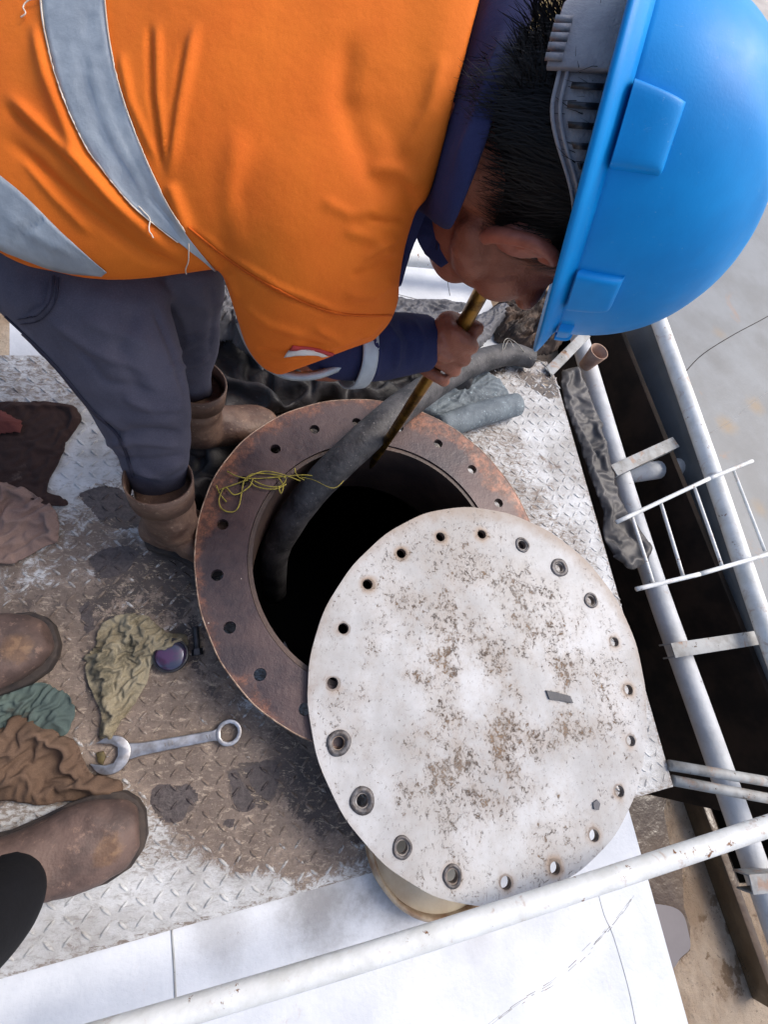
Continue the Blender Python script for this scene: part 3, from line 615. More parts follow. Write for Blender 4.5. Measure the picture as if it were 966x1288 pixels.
# ------------------------------------------------------------------ pipes and bars
def pipe(name, pix, zs, r, mat, label, cat, group=None, n=20, sub=6):
    pts = [P(x, y, z) for (x, y), z in zip(pix, zs)]; o = tube(name, pts, r, mat, None, n, sub); return tag(o, label, cat, group)
rail = pipe('handrail_pipe', [(60, 1322), (540, 1178), (1040, 1014)], [.10, .155, .215], .0155, M['pipe'], 'long white painted handrail pipe with rust specks crossing in front of the lid', 'handrail')
pa = pipe('frame_pipe', [(690, 290), (742, 470), (812, 700), (890, 920), (1010, 1260)], [-.1] * 5, .029, M['pipegrey'], 'grey painted pipe nearest the deck edge, running beside the black gap', 'pipe')
pb = pipe('frame_pipe', [(790, 300), (838, 430), (898, 600), (962, 790), (1056, 1045)], [.0] * 5, .0235, M['pipe'], 'bright white pipe beyond the black gap, beside the grey tank', 'pipe')
pc = pipe('back_rail_pipe', [(470, 322), (520, 325), (600, 334), (700, 345)], [.06] * 4, .022, M['pipe'], 'short length of white pipe seen between the orange sleeve and the collar', 'pipe')
bm_ = bar('support_beam', P(800, 390, -.14), P(985, 900, -.14), .008, .20, M['pipegrey']); tag(bm_, 'flat grey steel beam standing under the bright white pipe', 'beam')
# grey tank at right
blotch(M['greytank'], [(P(915, 535, -.03), .05, .75), (P(950, 510, -.03), .05, .7), (P(955, 640, -.03), .04, .5), (P(905, 420, -.03), .04, .4)], (132, 108, 72))
blotch(M['greytank'], [(P(900, 455, -.03), .07, .5), (P(945, 575, -.03), .08, .45), (P(960, 430, -.03), .06, .5)], (76, 78, 80))
gt = empty('grey_tank', P(950, 550, -.05), 'big grey painted tank top at the right edge with scratches and yellow stains', 'tank')
GT = [P(x, y, -.03) for x, y in [(790, 300), (845, 432), (905, 590), (975, 790), (1060, 1000), (1500, 900), (1500, 150), (1000, 250)]]
prism('tank_top', GT, -.25, -.03, M['greytank'], gt)
tube('weld_seam', [P(x, y, -.030) for x, y in [(862, 468), (885, 445), (925, 420), (966, 398), (1010, 370)]], .0014, M['gapseam'], gt, 6, 5)
tube('stain_streak', [P(x, y, -.030) for x, y in [(893, 545), (920, 530), (945, 508), (985, 480)]], .0006, M['bar'], gt, 6, 5)
for k, (a, b, z, w) in enumerate([((772, 592), (850, 556), -.045, .036), ((846, 818), (952, 802), -.045, .036), ((944, 1112), (1040, 1104), -.045, .036), ((690, 468), (738, 420), .01, .030)]):
    lab = ['weathered angle bar bridging the gap above the white ladder', 'pale angle bar bridging the gap below the white ladder', 'short angle bar at the right edge under the handrail', 'weathered angle bar rising from the deck corner under the helmet brim'][k]
    e = empty('cross_bar', P(*a, z), lab, 'bar', 'bars bridging the dark gap'); A, Bq = P(*a, z), P(*b, z)
    bar('top_flange', A, Bq, w, .004, M['bar'], e, bev=.001)
    sd = np.cross(Bq - A, (0, 0, 1)); sd = sd / np.linalg.norm(sd) * (w / 2 - .002)
    bar('web', A + sd - (0, 0, .02), Bq + sd - (0, 0, .02), .004, .036, M['bar'], e, bev=.001)
    bar('web', A - sd - (0, 0, .02), Bq - sd - (0, 0, .02), .004, .036, M['bar'], e, bev=.001)
for k, (a, b) in enumerate([((842, 962), (1010, 990)), ((846, 981), (1010, 1012))]):
    e = pipe('brace_pipe', [a, b], [.005 - .01 * k, -.005], .011, M['bar'], ['upper of two thin braces leaving the deck corner', 'lower of two thin braces leaving the deck corner'][k], 'brace', None, 12, 2)
lc = pipe('lower_cross_pipe', [(778, 598), (880, 584)], [-.16, -.16], .03, M['pipegrey'], 'thick grey cross pipe low in the black gap under the bar', 'pipe', None, 14, 2)
# white ladder-like grid
lad = empty('rod_ladder', P(800, 650, -.02), 'small white painted rod ladder lying across the two pipes', 'ladder')
zl = .012
def rod(name, a, b, r=.0052, z=zl, z2=None): return tube(name, [P(*a, z), P((a[0] + b[0]) / 2, (a[1] + b[1]) / 2, (z + (z2 or z)) / 2), P(*b, z2 or z)], r, M['pipe'], lad, 10, 3)
rod('side_rail', (775, 657), (892, 602), .0055, z2=.055); rod('side_rail', (892, 602), (946, 580), .0055, .055, .055); rod('side_rail', (800, 741), (880, 722), .0055, z2=.05); rod('side_rail', (880, 722), (980, 693), .0055, .05, .055)
for a, b in (((795, 650), (822, 735)), ((831, 632), (859, 724)), ((873, 612), (908, 712)), ((922, 590), (962, 693))): rod('rung', a, b, .0045)
# cup in the gap
cup = empty('clay_cup', P(755, 450, -.05), 'small clay cup tucked behind the grey pipe under the helmet', 'cup')
cc = P(754, 442, .0)
V = []; n = 28
for r, z in ((.020, -.07), (.030, .0), (.027, .0), (.018, -.06)): V += [(cc[0] + r * math.cos(2 * math.pi * i / n), cc[1] + r * math.sin(2 * math.pi * i / n), z) for i in range(n)]
mo('cup_wall', V, [(q * n + i, q * n + (i + 1) % n, (q + 1) * n + (i + 1) % n, (q + 1) * n + i) for q in range(3) for i in range(n)], M['mug'], cup)

# ------------------------------------------------------------------ rags and sheets
def rag(name, pix, z0, H, mat, label, cat, dirn=0, stretch=3, fs=14, lines=(), g=.0026, edge=.02, zfun=None, parent=None, wob=8, kind=None, seed=0, tilt=None):
    W_ = np.array([P(x, y, z0) for x, y in pix]); lo, hi = W_[:, :2].min(0) - .01, W_[:, :2].max(0) + .01
    xs = np.arange(lo[0], hi[0], g); ys = np.arange(lo[1], hi[1], g); X, Y = np.meshgrid(xs, ys, indexing='ij'); XY = np.stack([X.ravel(), Y.ravel()], 1)
    sd = sdpoly(XY, W_[:, :2].tolist()) + fbm(np.column_stack([XY * 30, np.full(len(XY), seed)]), 3) * wob * .0009
    w = .02 * np.stack([fbm(np.column_stack([XY * 9, np.full(len(XY), 5 + seed)]), 3), fbm(np.column_stack([XY * 9, np.full(len(XY), 9 + seed)]), 3)], 1)
    Q = XY + w; d = dirn; U = np.stack([Q[:, 0] * math.cos(d) + Q[:, 1] * math.sin(d), (-Q[:, 0] * math.sin(d) + Q[:, 1] * math.cos(d)) * stretch], 1)
    def ridge(f, s): return (1 - np.abs(vnoise(np.column_stack([U * f, np.full(len(XY), s + seed)])))) ** 2.2
    bil = lambda f, s: np.abs(vnoise(np.column_stack([U * f, np.full(len(XY), s + seed)]))) ** .8
    hgt = .55 * ridge(fs, .3) + .45 * bil(fs * 1.7, 4.4) + .42 * bil(fs * 3.3, 2.2) + .16 * ridge(fs * 5, 7.7) + .3 * (fbm(np.column_stack([XY * fs * .8, np.full(len(XY), 3.3 + seed)]), 2) * .5 + .5)
    rg = np.random.default_rng(100 + seed); ctr = XY[sd < 0]; ns = int(26 + len(ctr) * g * g * 6500); acc = np.zeros(len(XY)); neg = np.zeros(len(XY))
    for q_ in range(min(ns, 110)):
        c0 = ctr[rg.integers(len(ctr))]; a_ = dirn + rg.normal(0, .38); L_ = rg.uniform(.02, .07) * (14 / fs) ** .6; w_ = rg.uniform(.0022, .0055) * (14 / fs) ** .5; cv = rg.normal(0, 6)
        dx = (Q[:, 0] - c0[0]) * math.cos(a_) + (Q[:, 1] - c0[1]) * math.sin(a_); dy = -(Q[:, 0] - c0[0]) * math.sin(a_) + (Q[:, 1] - c0[1]) * math.cos(a_) + cv * dx * dx
        v_ = np.exp(-(np.abs(dy) / w_) ** 1.35) * np.exp(-(dx / L_) ** 4)
        if q_ % 3: acc = np.maximum(acc, v_ * rg.uniform(.5, 1))
        else: neg = np.maximum(neg, v_ * rg.uniform(.3, .8))
    hgt = .42 * hgt + .62 * acc - .35 * neg + .12
    e = sstep(0, -edge, sd); z = z0 + .0015 + H * 1.25 * e ** .7 * (.12 + .88 * hgt)
    V = np.column_stack([XY, z]); q = proj(V)
    for pts, lw_, h in lines:
        dd, t = dline(q, pts); V[:, 2] += h * np.exp(-(dd / lw_) ** 2) * e
    if zfun is not None: V[:, 2] += zfun(q)
    ok = sd < 0; ny = len(ys)
    gi = np.argmin(np.where(ok, sd, 9)); grid = ok.reshape(len(xs), ny); reach = np.zeros_like(grid); reach[gi // ny, gi % ny] = True
    for _ in range(2000):
        q2 = reach.copy(); q2[1:] |= reach[:-1]; q2[:-1] |= reach[1:]; q2[:, 1:] |= reach[:, :-1]; q2[:, :-1] |= reach[:, 1:]; q2 &= grid
        if (q2 == reach).all(): break
        reach = q2
    q2 = reach; cells = q2[:-1, :-1] & q2[1:, :-1] & q2[:-1, 1:] & q2[1:, 1:]; keepv = np.zeros_like(q2)
    keepv[:-1, :-1] |= cells; keepv[1:, :-1] |= cells; keepv[:-1, 1:] |= cells; keepv[1:, 1:] |= cells; ok = keepv.ravel(); idx = -np.ones(len(V), int); idx[ok] = np.arange(ok.sum()); K = ok.reshape(len(xs), ny)
    ii, jj = np.nonzero(K[:-1, :-1] & K[1:, :-1] & K[:-1, 1:] & K[1:, 1:]); a = ii * ny + jj
    o = mo(name, V[ok], np.stack([idx[a], idx[a + ny], idx[a + ny + 1], idx[a + 1]], 1), mat, parent)
    s = o.modifiers.new('sm', 'SMOOTH'); s.iterations = 1; s = o.modifiers.new('s', 'SOLIDIFY'); s.thickness = .002; s.offset = -1; evaled(o)
    o.data.polygons.foreach_set('use_smooth', [True] * len(o.data.polygons))
    if parent is None: tag(o, label, cat, 'oily rags and cloths on the deck' if name == 'rag' else ('hardened grease patches' if name == 'grease_patch' else None), kind=kind)
    return o
R_ = math.radians
def crumple(pix, z0, mat, label, g=.0045, grow=-.45, fr=22, seed=0, amp=.006, dirn=0, stiff=.4, name='rag', pinfrac=.45, grp='oily rags and cloths on the deck', layers=1, self_=True, cat='rag'):
    """a cloth that has more fabric than its outline holds, left to buckle and settle on the deck"""
    W_ = np.array([P(x, y, z0) for x, y in pix]); lo, hi = W_[:, :2].min(0), W_[:, :2].max(0); rg = np.random.default_rng(seed)
    xs = np.arange(lo[0], hi[0] + g, g); ys = np.arange(lo[1], hi[1] + g, g); X, Y = np.meshgrid(xs, ys, indexing='ij'); XY = np.stack([X.ravel(), Y.ravel()], 1); ny = len(ys)
    sd = sdpoly(XY, W_[:, :2].tolist()) + fbm(np.column_stack([XY * 22, np.full(len(XY), seed)]), 2) * .004; grid = (sd < 0).reshape(len(xs), ny)
    gi = np.argmin(sd); reach = np.zeros_like(grid); reach[gi // ny, gi % ny] = True
    for _ in range(3000):
        q2 = reach.copy(); q2[1:] |= reach[:-1]; q2[:-1] |= reach[1:]; q2[:, 1:] |= reach[:, :-1]; q2[:, :-1] |= reach[:, 1:]; q2 &= grid
        if (q2 == reach).all(): break
        reach = q2
    cells = reach[:-1, :-1] & reach[1:, :-1] & reach[:-1, 1:] & reach[1:, 1:]; kv = np.zeros_like(reach); kv[:-1, :-1] |= cells; kv[1:, :-1] |= cells; kv[:-1, 1:] |= cells; kv[1:, 1:] |= cells
    okf = kv.ravel(); idx = -np.ones(len(XY), int); idx[okf] = np.arange(okf.sum()); ii, jj = np.nonzero(cells); a = ii * ny + jj
    c, sn = math.cos(dirn), math.sin(dirn); U_ = np.stack([(XY[:, 0] * c + XY[:, 1] * sn) * 10, (-XY[:, 0] * sn + XY[:, 1] * c) * 38, np.full(len(XY), seed * 3.1)], 1)
    z = z0 + .006 + amp * sstep(0, -.02, sd) * (1.2 + 1.0 * vnoise(U_ * (.7 if stiff > 4 else 1.0) + .6 * fbm(np.column_stack([XY * 12, XY[:, 0] * 0]), 2)[:, None]) + .5 * fbm(np.column_stack([XY * 45, np.full(len(XY), seed)]), 2))
    V = np.column_stack([XY, z])[okf]; o = mo(name, V, np.stack([idx[a], idx[a + ny], idx[a + ny + 1], idx[a + 1]], 1), mat)
    me_ = o.data; cnt = {}
    for pf in me_.polygons:
        for ek in pf.edge_keys: cnt[ek] = cnt.get(ek, 0) + 1
    nb_ = {}
    for (p0, p1), c_ in cnt.items():
        if c_ == 1: nb_.setdefault(p0, []).append(p1); nb_.setdefault(p1, []).append(p0)
    Vb = V.copy()
    for _ in range(4):
        W2 = Vb.copy()
        for k_, q_ in nb_.items(): W2[k_] = .4 * Vb[k_] + .6 * np.mean(Vb[q_], 0)
        Vb = W2
    setv(o, Vb)
    sd2 = sd[okf]; nz = vnoise(np.column_stack([XY[okf] * 16, np.full(okf.sum(), seed + .5)])); pin = np.nonzero((sd2 > -g * 1.3) & (nz > 1 - 2 * pinfrac - .2))[0]
    vg = o.vertex_groups.new(name='pin'); vg.add([int(i) for i in pin], 1.0, 'REPLACE')
    m_ = o.modifiers.new('c', 'CLOTH'); cs = m_.settings; cs.quality = 5; cs.mass = .25; cs.vertex_group_mass = 'pin'; cs.shrink_min = grow; cs.tension_stiffness = 12; cs.compression_stiffness = 12; cs.shear_stiffness = 4; cs.bending_stiffness = stiff; cs.air_damping = 2
    m_.collision_settings.distance_min = .003; m_.collision_settings.use_self_collision = self_; m_.collision_settings.self_distance_min = .0028; m_.collision_settings.collision_quality = 3
    m_.point_cache.frame_start = 1; m_.point_cache.frame_end = fr + 2
    o['_sim'] = 1; tag(o, label, cat, grp); return o
def settle(objs, fr, zf):
    me = bpy.data.meshes.new('tmp'); me.from_pydata([(-2, -2, zf), (2, -2, zf), (2, 2, zf), (-2, 2, zf)], [], [(0, 1, 2, 3)]); fo = bpy.data.objects.new('tmp', me); COL.objects.link(fo)
    cm = fo.modifiers.new('c', 'COLLISION'); fo.collision.thickness_outer = .002; fo.collision.cloth_friction = 30
    for f in range(1, fr + 1): S.frame_set(f)
    dg = bpy.context.evaluated_depsgraph_get(); res = [bpy.data.meshes.new_from_object(o.evaluated_get(dg)) for o in objs]
    for o, m2 in zip(objs, res):
        o.modifiers.clear(); old = o.data; o.data = m2; bpy.data.meshes.remove(old); del o['_sim']; o.vertex_groups.clear()
        V, _ = getvn(o); V = np.nan_to_num(V); V[:, 2] = np.clip(V[:, 2], zf + .001, zf + .12); setv(o, V)
        q = o.modifiers.new('s', 'SUBSURF'); q.levels = 1; q.render_levels = 1; q = o.modifiers.new('t', 'SOLIDIFY'); q.thickness = .0012; evaled(o); o.data.polygons.foreach_set('use_smooth', [True] * len(o.data.polygons))
    bpy.data.objects.remove(fo); bpy.data.meshes.remove(me); S.frame_set(1)
CL = []
CL.append(crumple([(122, 800), (135, 775), (165, 768), (195, 772), (208, 795), (236, 798), (240, 812), (212, 828), (190, 838), (186, 860), (174, 880), (156, 905), (142, 935), (122, 930), (126, 900), (110, 860), (106, 825)], .002, M['rag_olive'], 'crumpled olive oily rag lying above the wrench', g=.0032, seed=1, dirn=R_(-70), grow=-.42, amp=.011, stiff=1.8))
CL.append(crumple([(-60, 870), (20, 864), (60, 866), (98, 880), (96, 905), (88, 925), (50, 934), (20, 950), (-60, 955)], .002, M['rag_teal'], 'teal crumpled rag peeking out above the brown rag at left', g=.0036, seed=2, dirn=R_(20), grow=-.38, amp=.009, stiff=1.5))
CL.append(crumple([(-110, 935), (-30, 922), (20, 908), (65, 912), (98, 928), (106, 950), (118, 975), (140, 985), (146, 1000), (130, 1008), (90, 1006), (50, 1012), (0, 1005), (-110, 1010)], .004, M['rag_brown'], 'large brown cloth bundle lying against the near boot', g=.0042, seed=3, dirn=R_(-30), grow=-.38, amp=.016, stiff=9, pinfrac=.6))
CL.append(crumple([(-120, 604), (-10, 602), (35, 614), (65, 636), (80, 660), (76, 682), (50, 694), (20, 712), (-120, 720)], .004, M['rag_pink'], 'mauve brown folded cloth at left edge below the dark cloth', g=.0045, seed=6, dirn=R_(35), grow=-.3, amp=.014, stiff=12))
CL.append(crumple([(-120, 498), (0, 506), (60, 504), (98, 510), (108, 530), (96, 545), (80, 570), (68, 600), (62, 618), (88, 628), (92, 640), (60, 640), (30, 628), (-120, 640)], .001, M['rag_black'], 'dark brown oil-soaked cloth lying flat behind the near trouser leg', g=.0055, seed=4, dirn=R_(-60), grow=-.15, amp=.003, stiff=2))
CL.append(crumple([(252, 300), (300, 360), (335, 440), (380, 470), (470, 455), (560, 462), (600, 462), (590, 500), (490, 512), (400, 512), (330, 535), (290, 580), (265, 640), (240, 660), (200, 610), (160, 560), (225, 500), (250, 420), (245, 340)], .002, M['oily'], 'crumpled black oily sheet under the bent arm and behind the boots', g=.008, seed=7, dirn=R_(-35), grow=-.22, amp=.03, stiff=25, name='oily_sheet', grp=None, cat='sheet'))
settle(CL, 22, .0)
C2 = [crumple([(702, 468), (724, 462), (742, 500), (762, 560), (774, 620), (800, 660), (820, 690), (814, 708), (792, 716), (768, 704), (760, 660), (742, 610), (722, 550), (706, 510)], -.038, M['plastic'], 'black plastic sheet drooping between the deck edge and the grey pipe', g=.006, seed=12, dirn=R_(-68), grow=-.12, amp=.012, stiff=20, name='plastic_sheet', grp=None, cat='sheet')]
settle(C2, 20, -.04)
if False: rag('rag', [(122, 800), (140, 775), (185, 770), (205, 795), (228, 800), (212, 828), (185, 838), (182, 860), (172, 880), (150, 905), (140, 930), (124, 925), (128, 895), (112, 860), (108, 825)], 0, .030, M['rag_olive'], 'crumpled olive oily rag lying above the wrench', 'rag', R_(100), 2.6, 20, [([(150, 790), (135, 830), (140, 880)], 5, .012), ([(175, 800), (165, 840), (160, 870)], 4, .012), ([(120, 830), (130, 870)], 4, .01), ([(200, 810), (175, 825), (150, 850)], 4, .010)], g=.0022, seed=1)
if False: rag('rag', [(-60, 880), (20, 868), (60, 870), (96, 882), (92, 905), (86, 925), (50, 930), (20, 945), (-60, 950)], 0, .028, M['rag_teal'], 'teal crumpled rag peeking out above the brown rag at left', 'rag', R_(20), 1.8, 20, g=.0025, seed=2)
if False: rag('rag', [(-90, 945), (-20, 930), (30, 908), (75, 912), (115, 925), (120, 955), (130, 985), (168, 985), (176, 1003), (150, 1008), (100, 1010), (60, 1018), (0, 1008), (-90, 1010)], .004, .05, M['rag_brown'], 'large brown cloth bundle lying against the near boot', 'rag', R_(-35), 1.9, 9, [([(20, 910), (60, 950), (115, 960)], 7, .015), ([(0, 975), (50, 960), (60, 1000)], 6, -.012), ([(70, 920), (65, 990)], 6, -.010), ([(60, 1005), (120, 990), (160, 998)], 6, .012)], seed=3)
if False: rag('rag', [(-120, 500), (0, 508), (60, 506), (98, 512), (108, 530), (90, 545), (75, 570), (66, 600), (62, 620), (92, 632), (88, 640), (60, 636), (30, 625), (-120, 640)], 0, .016, M['rag_black'], 'dark brown oil-soaked cloth lying flat behind the near trouser leg', 'rag', R_(-60), 1.6, 5, seed=4)
rag('rag', [(-60, 512), (10, 516), (28, 530), (26, 545), (-10, 546), (-60, 540)], .010, .010, M['rag_red'], 'dull red scrap of cloth lying on the dark cloth', 'rag', R_(20), 2, 9, seed=5)
if False: rag('rag', [(-120, 608), (-10, 606), (35, 618), (65, 640), (76, 660), (72, 680), (50, 690), (20, 705), (-120, 720)], .004, .034, M['rag_pink'], 'mauve brown folded cloth at left edge below the dark cloth', 'rag', R_(30), 1.8, 8, [([(0, 650), (35, 648), (50, 685)], 5, .014), ([(20, 660), (30, 700)], 5, -.01), ([(-10, 615), (30, 630), (60, 655)], 7, .008)], seed=6)
if False: rag('oily_sheet', [(150, 560), (225, 500), (250, 400), (262, 330), (310, 380), (380, 470), (470, 455), (560, 470), (600, 470), (585, 500), (480, 505), (400, 505), (330, 530), (290, 570), (265, 620), (245, 640), (200, 600)], .002, .075, M['oily'], 'crumpled black oily sheet under the bent arm and behind the boots', 'sheet', R_(-35), 1.7, 8, [([(290, 480), (350, 500), (420, 490)], 8, .02), ([(260, 560), (300, 590)], 8, .014), ([(430, 470), (470, 500)], 6, .016)], seed=7)
rag('grey_sheet', [(262, 300), (290, 350), (318, 400), (345, 450), (330, 470), (290, 430), (262, 440), (255, 380)], .06, .06, M['greyflap'], 'dull grey sheet hanging behind the far trouser leg and elbow', 'sheet', R_(60), 2.5, 9, seed=8)
rag('sheet_flap', [(470, 385), (480, 374), (560, 380), (600, 384), (570, 400), (540, 425), (480, 440), (430, 430)], .03, .02, M['greyflap'], 'dark grey rubber flap behind the wrist, lying over the white tank', 'flap', R_(10), 1.5, 5, seed=9)
rag('sheet_flap', [(585, 405), (630, 382), (650, 384), (600, 445), (560, 450), (560, 425)], .03, .02, M['greyflap'], 'grey rubber flap under the chin beside the rod', 'flap', R_(40), 1.5, 5, seed=10)
rag('junk_heap', [(612, 392), (640, 372), (700, 370), (720, 400), (700, 445), (672, 452), (640, 440), (622, 430)], -.01, .05, simple('rusty_scrap', srgb(44, 36, 32), srgb(84, 66, 54), 16, .7, bump=.004, bs=60, speck=srgb(140, 130, 120), speckth=.62), 'dark heap of oily scrap behind the helmet brim', 'scrap', R_(20), 1.2, 16, seed=11)
if False: rag('plastic_sheet', [(702, 470), (722, 462), (742, 500), (762, 560), (772, 620), (800, 660), (818, 692), (812, 708), (792, 716), (768, 700), (762, 660), (742, 610), (722, 550), (706, 510)], -.035, .03, M['plastic'], 'black plastic sheet drooping between the deck edge and the grey pipe', 'sheet', R_(-68), 3.2, 8, [([(712, 480), (735, 540), (760, 620)], 6, .018), ([(765, 650), (790, 680), (812, 690)], 5, .02), ([(775, 700), (800, 695)], 4, .015)], edge=.012, seed=12)
# pale slabs beside the flange
rag('rubber_slab', [(500, 512), (545, 478), (604, 464), (626, 478), (642, 500), (600, 520), (560, 536), (535, 525)], .012, .016, M['slab'], 'pale blue-grey rubber slab next to the hose, streaked', 'slab', R_(25), 3, 4, edge=.01, seed=13, wob=4)
tube('rubber_roll', [P(552, 538, .032), P(600, 522, .033), P(650, 509, .032)], [.029, .032, .030], M['slab'], None, 16, 5)
tag(bpy.data.objects['rubber_roll'], 'pale blue-grey rolled mat end resting beside the flange', 'roll')
# ------------------------------------------------------------------ hose, rod, twine
hs = [((668, 452), .03), ((640, 446), .04), ((600, 456), .06), ((560, 476), .09), ((520, 502), .135), ((478, 535), .150), ((430, 580), .120), ((390, 622), .05), ((360, 665), -.05), ((345, 700), -.16), ((345, 745), -.40)]
hose = tube('hose', [P(x, y, z) for (x, y), z in hs], [.026, .030, .031, .032, .033, .033, .033, .033, .033, .033, .033], M['hose'], None, 24, 8)
V_, N_ = getvn(hose); setv(hose, V_ + N_ * (.0016 * fbm(V_ * 30, 4))[:, None]); tag(hose, 'thick black rubber hose coming over the flange into the manhole', 'hose')
rod_ = tube('dip_rod', [C(612, 355, .545), C(578, 417, .63), C(540, 474, .72), C(500, 535, .88), C(455, 602, 1.20)], [.0098, .0098, .0096, .0088, .0075], M['brass'], None, 16, 6)
tag(rod_, 'brass measuring rod held in the fist and lowered into the manhole', 'rod')
def tw(pix, z=FLZ + .003, r=.0013): return [P(x + random.uniform(-1, 1), y + random.uniform(-1, 1), z + random.uniform(0, .004)) for x, y in pix]
TW = [[(286, 592), (300, 600), (318, 603), (350, 600), (380, 598), (400, 600)], [(318, 603), (312, 612), (295, 622), (282, 612), (276, 628), (280, 640), (292, 644), (300, 636), (303, 618), (306, 606)],
      [(306, 606), (318, 596), (345, 597), (360, 602), (352, 612), (335, 612), (318, 605)], [(312, 600), (330, 594), (352, 596), (378, 604)], [(350, 600), (356, 610), (354, 620), (350, 612)],
      [(272, 610), (276, 622), (284, 632)], [(274, 616), (292, 610), (312, 603)], [(370, 590), (374, 598), (382, 604)], [(315, 606), (325, 612), (345, 616), (360, 610)]]
t = empty('twine', P(320, 603, FLZ), 'knotted yellow twine tied through the flange and round the hose', 'twine')
for l in TW: tube('strand', tw(l), .0013, M['twine'], t, 6, 5)
tube('strand', [P(378, 600, FLZ + .01), P(395, 604, .118), P(420, 614, .135), P(436, 600, .10)], .0008, M['twine'], t, 6, 5)
t2 = empty('loose_wire', P(640, 440, .02), 'thin pale wire loops tangled above the hose end', 'wire')
for l in ([(632, 442), (634, 430), (640, 426), (652, 434), (662, 446), (668, 452)], [(634, 440), (640, 428), (646, 436)], [(572, 460), (582, 450), (580, 465), (574, 470)], [(672, 452), (682, 456), (690, 466), (694, 474)]):
    tube('strand', [P(x, y, .085 - (.03 if x > 660 else 0)) for x, y in l], .0010, M['wire'], t2, 6, 5)

# ------------------------------------------------------------------ wrench, bolt, lens
wr = empty('wrench', P(205, 938, .004), 'shiny steel combination wrench with open jaw and ring end', 'wrench')
A0, B0 = P(140, 949, .009), P(288, 921, .009); ax = B0 - A0; Lw = np.linalg.norm(ax); ax /= Lw; ay = np.cross((0, 0, 1.), ax)
def wp(u, v): q = A0 + ax * u * Lw + ay * v; return (q[0], q[1])
th_ = np.linspace(R_(25), R_(335), 20) 
jr = .029; ja = R_(165)
jaw = []
def rot(p, a): return (p[0] * math.cos(a) - p[1] * math.sin(a), p[0] * math.sin(a) + p[1] * math.cos(a))
oa = R_(40)
for a in np.linspace(oa, 2 * math.pi - oa, 26): jaw.append(rot((jr * math.cos(a), jr * math.sin(a) * 1.0), ja))
inner = [(jr * .95, -.0148), (.004, -.0155), (-.007, -.0115), (-.0105, 0), (-.007, .0115), (.004, .0155), (jr * .95, .0148)]
jaw += [rot(p, ja) for p in inner]
# local wrench frame: jaw opens towards -ax
JW = [(A0 + ax * p[0] + ay * p[1]) for p in jaw]
prism('open_jaw', [(q[0], q[1]) for q in JW], .004, .0125, M['wrench'], wr, bev=.0012)
sh = [wp(.08, .0175), wp(.15, .0125), wp(.25, .0098), wp(.6, .0088), wp(.86, .0086), wp(.93, .0125), wp(.93, -.0125), wp(.86, -.0086), wp(.6, -.0088), wp(.25, -.0098), wp(.15, -.0125), wp(.08, -.0175)]
prism('shank', sh, .0048, .0112, M['wrench'], wr, bev=.0018)
rc = wp(1.0, 0)
pr = plate('ring_end', circ((0, 0), .0215, 40), [circ((0, 0), .0150, 12)], .004, .0135, M['wrench'], None); pr.location = (rc[0], rc[1], 0); pr.parent = wr; pr.matrix_parent_inverse = wr.matrix_basis.inverted(); bevel(pr, .001)
for u in (.44, .47, .50, .80, .825): bar('engraving', (*wp(u, .0028), .0114), (*wp(u + .006, -.0028), .0114), .0012, .0006, M['engrave'], wr, bev=0)
prism('brass_scrap', [(q[0], q[1]) for q in [P(x, y, .004) for x, y in [(121, 946), (130, 944), (133, 952), (129, 962), (123, 958)]]], .001, .006, simple('dull_scrap', srgb(96, 84, 48), srgb(66, 56, 36), 120, .5, .3), None, bev=.001)
tag(bpy.data.objects['brass_scrap'], 'small brass scrap between the open jaws of the wrench', 'scrap')
bo = empty('bolt', P(247, 805, .008), 'short dark threaded bolt beside the flange', 'bolt')
b0, b1 = P(246, 788, .010), P(248, 816, .010); n_ = 26
V, Fc = tubeVF([b0 + (b1 - b0) * i / 60 for i in range(61)], [.0052 + (.0007 if i % 3 else -.0005) for i in range(61)], 12, 1); mo('shank', V, Fc, M['bolt'], bo)
V, Fc = tubeVF([b1, b1 + (b1 - b0) * .28], .0095, 6, 1); sharp(mo('head', V, Fc, M['bolt'], bo))
le = empty('lens_disc', P(216, 823, .01), 'round dark glass gauge disc with a purple sheen lying on the olive rag edge', 'disc')
lc_ = P(215, 824, .014)
def lathe(name, c, prof, mat, parent, n=40): 
    V = []
    for r, z in prof: V += [(c[0] + r * math.cos(2 * math.pi * i / n), c[1] + r * math.sin(2 * math.pi * i / n), c[2] + z) for i in range(n)]
    return fixn(name, *rings([np.array(V[i * n:(i + 1) * n]) for i in range(len(prof))]), mat, parent)
sharp(lathe('case', lc_, [(.0285, -.014), (.0295, 0), (.0290, .004), (.0265, .0045), (.0262, .002)], M['bolt'], le))
lathe('glass', lc_, [(.0262, .001), (.0255, .0042), (.02, .0062), (.01, .0074), (.002, .0077)], M['glass'], le)

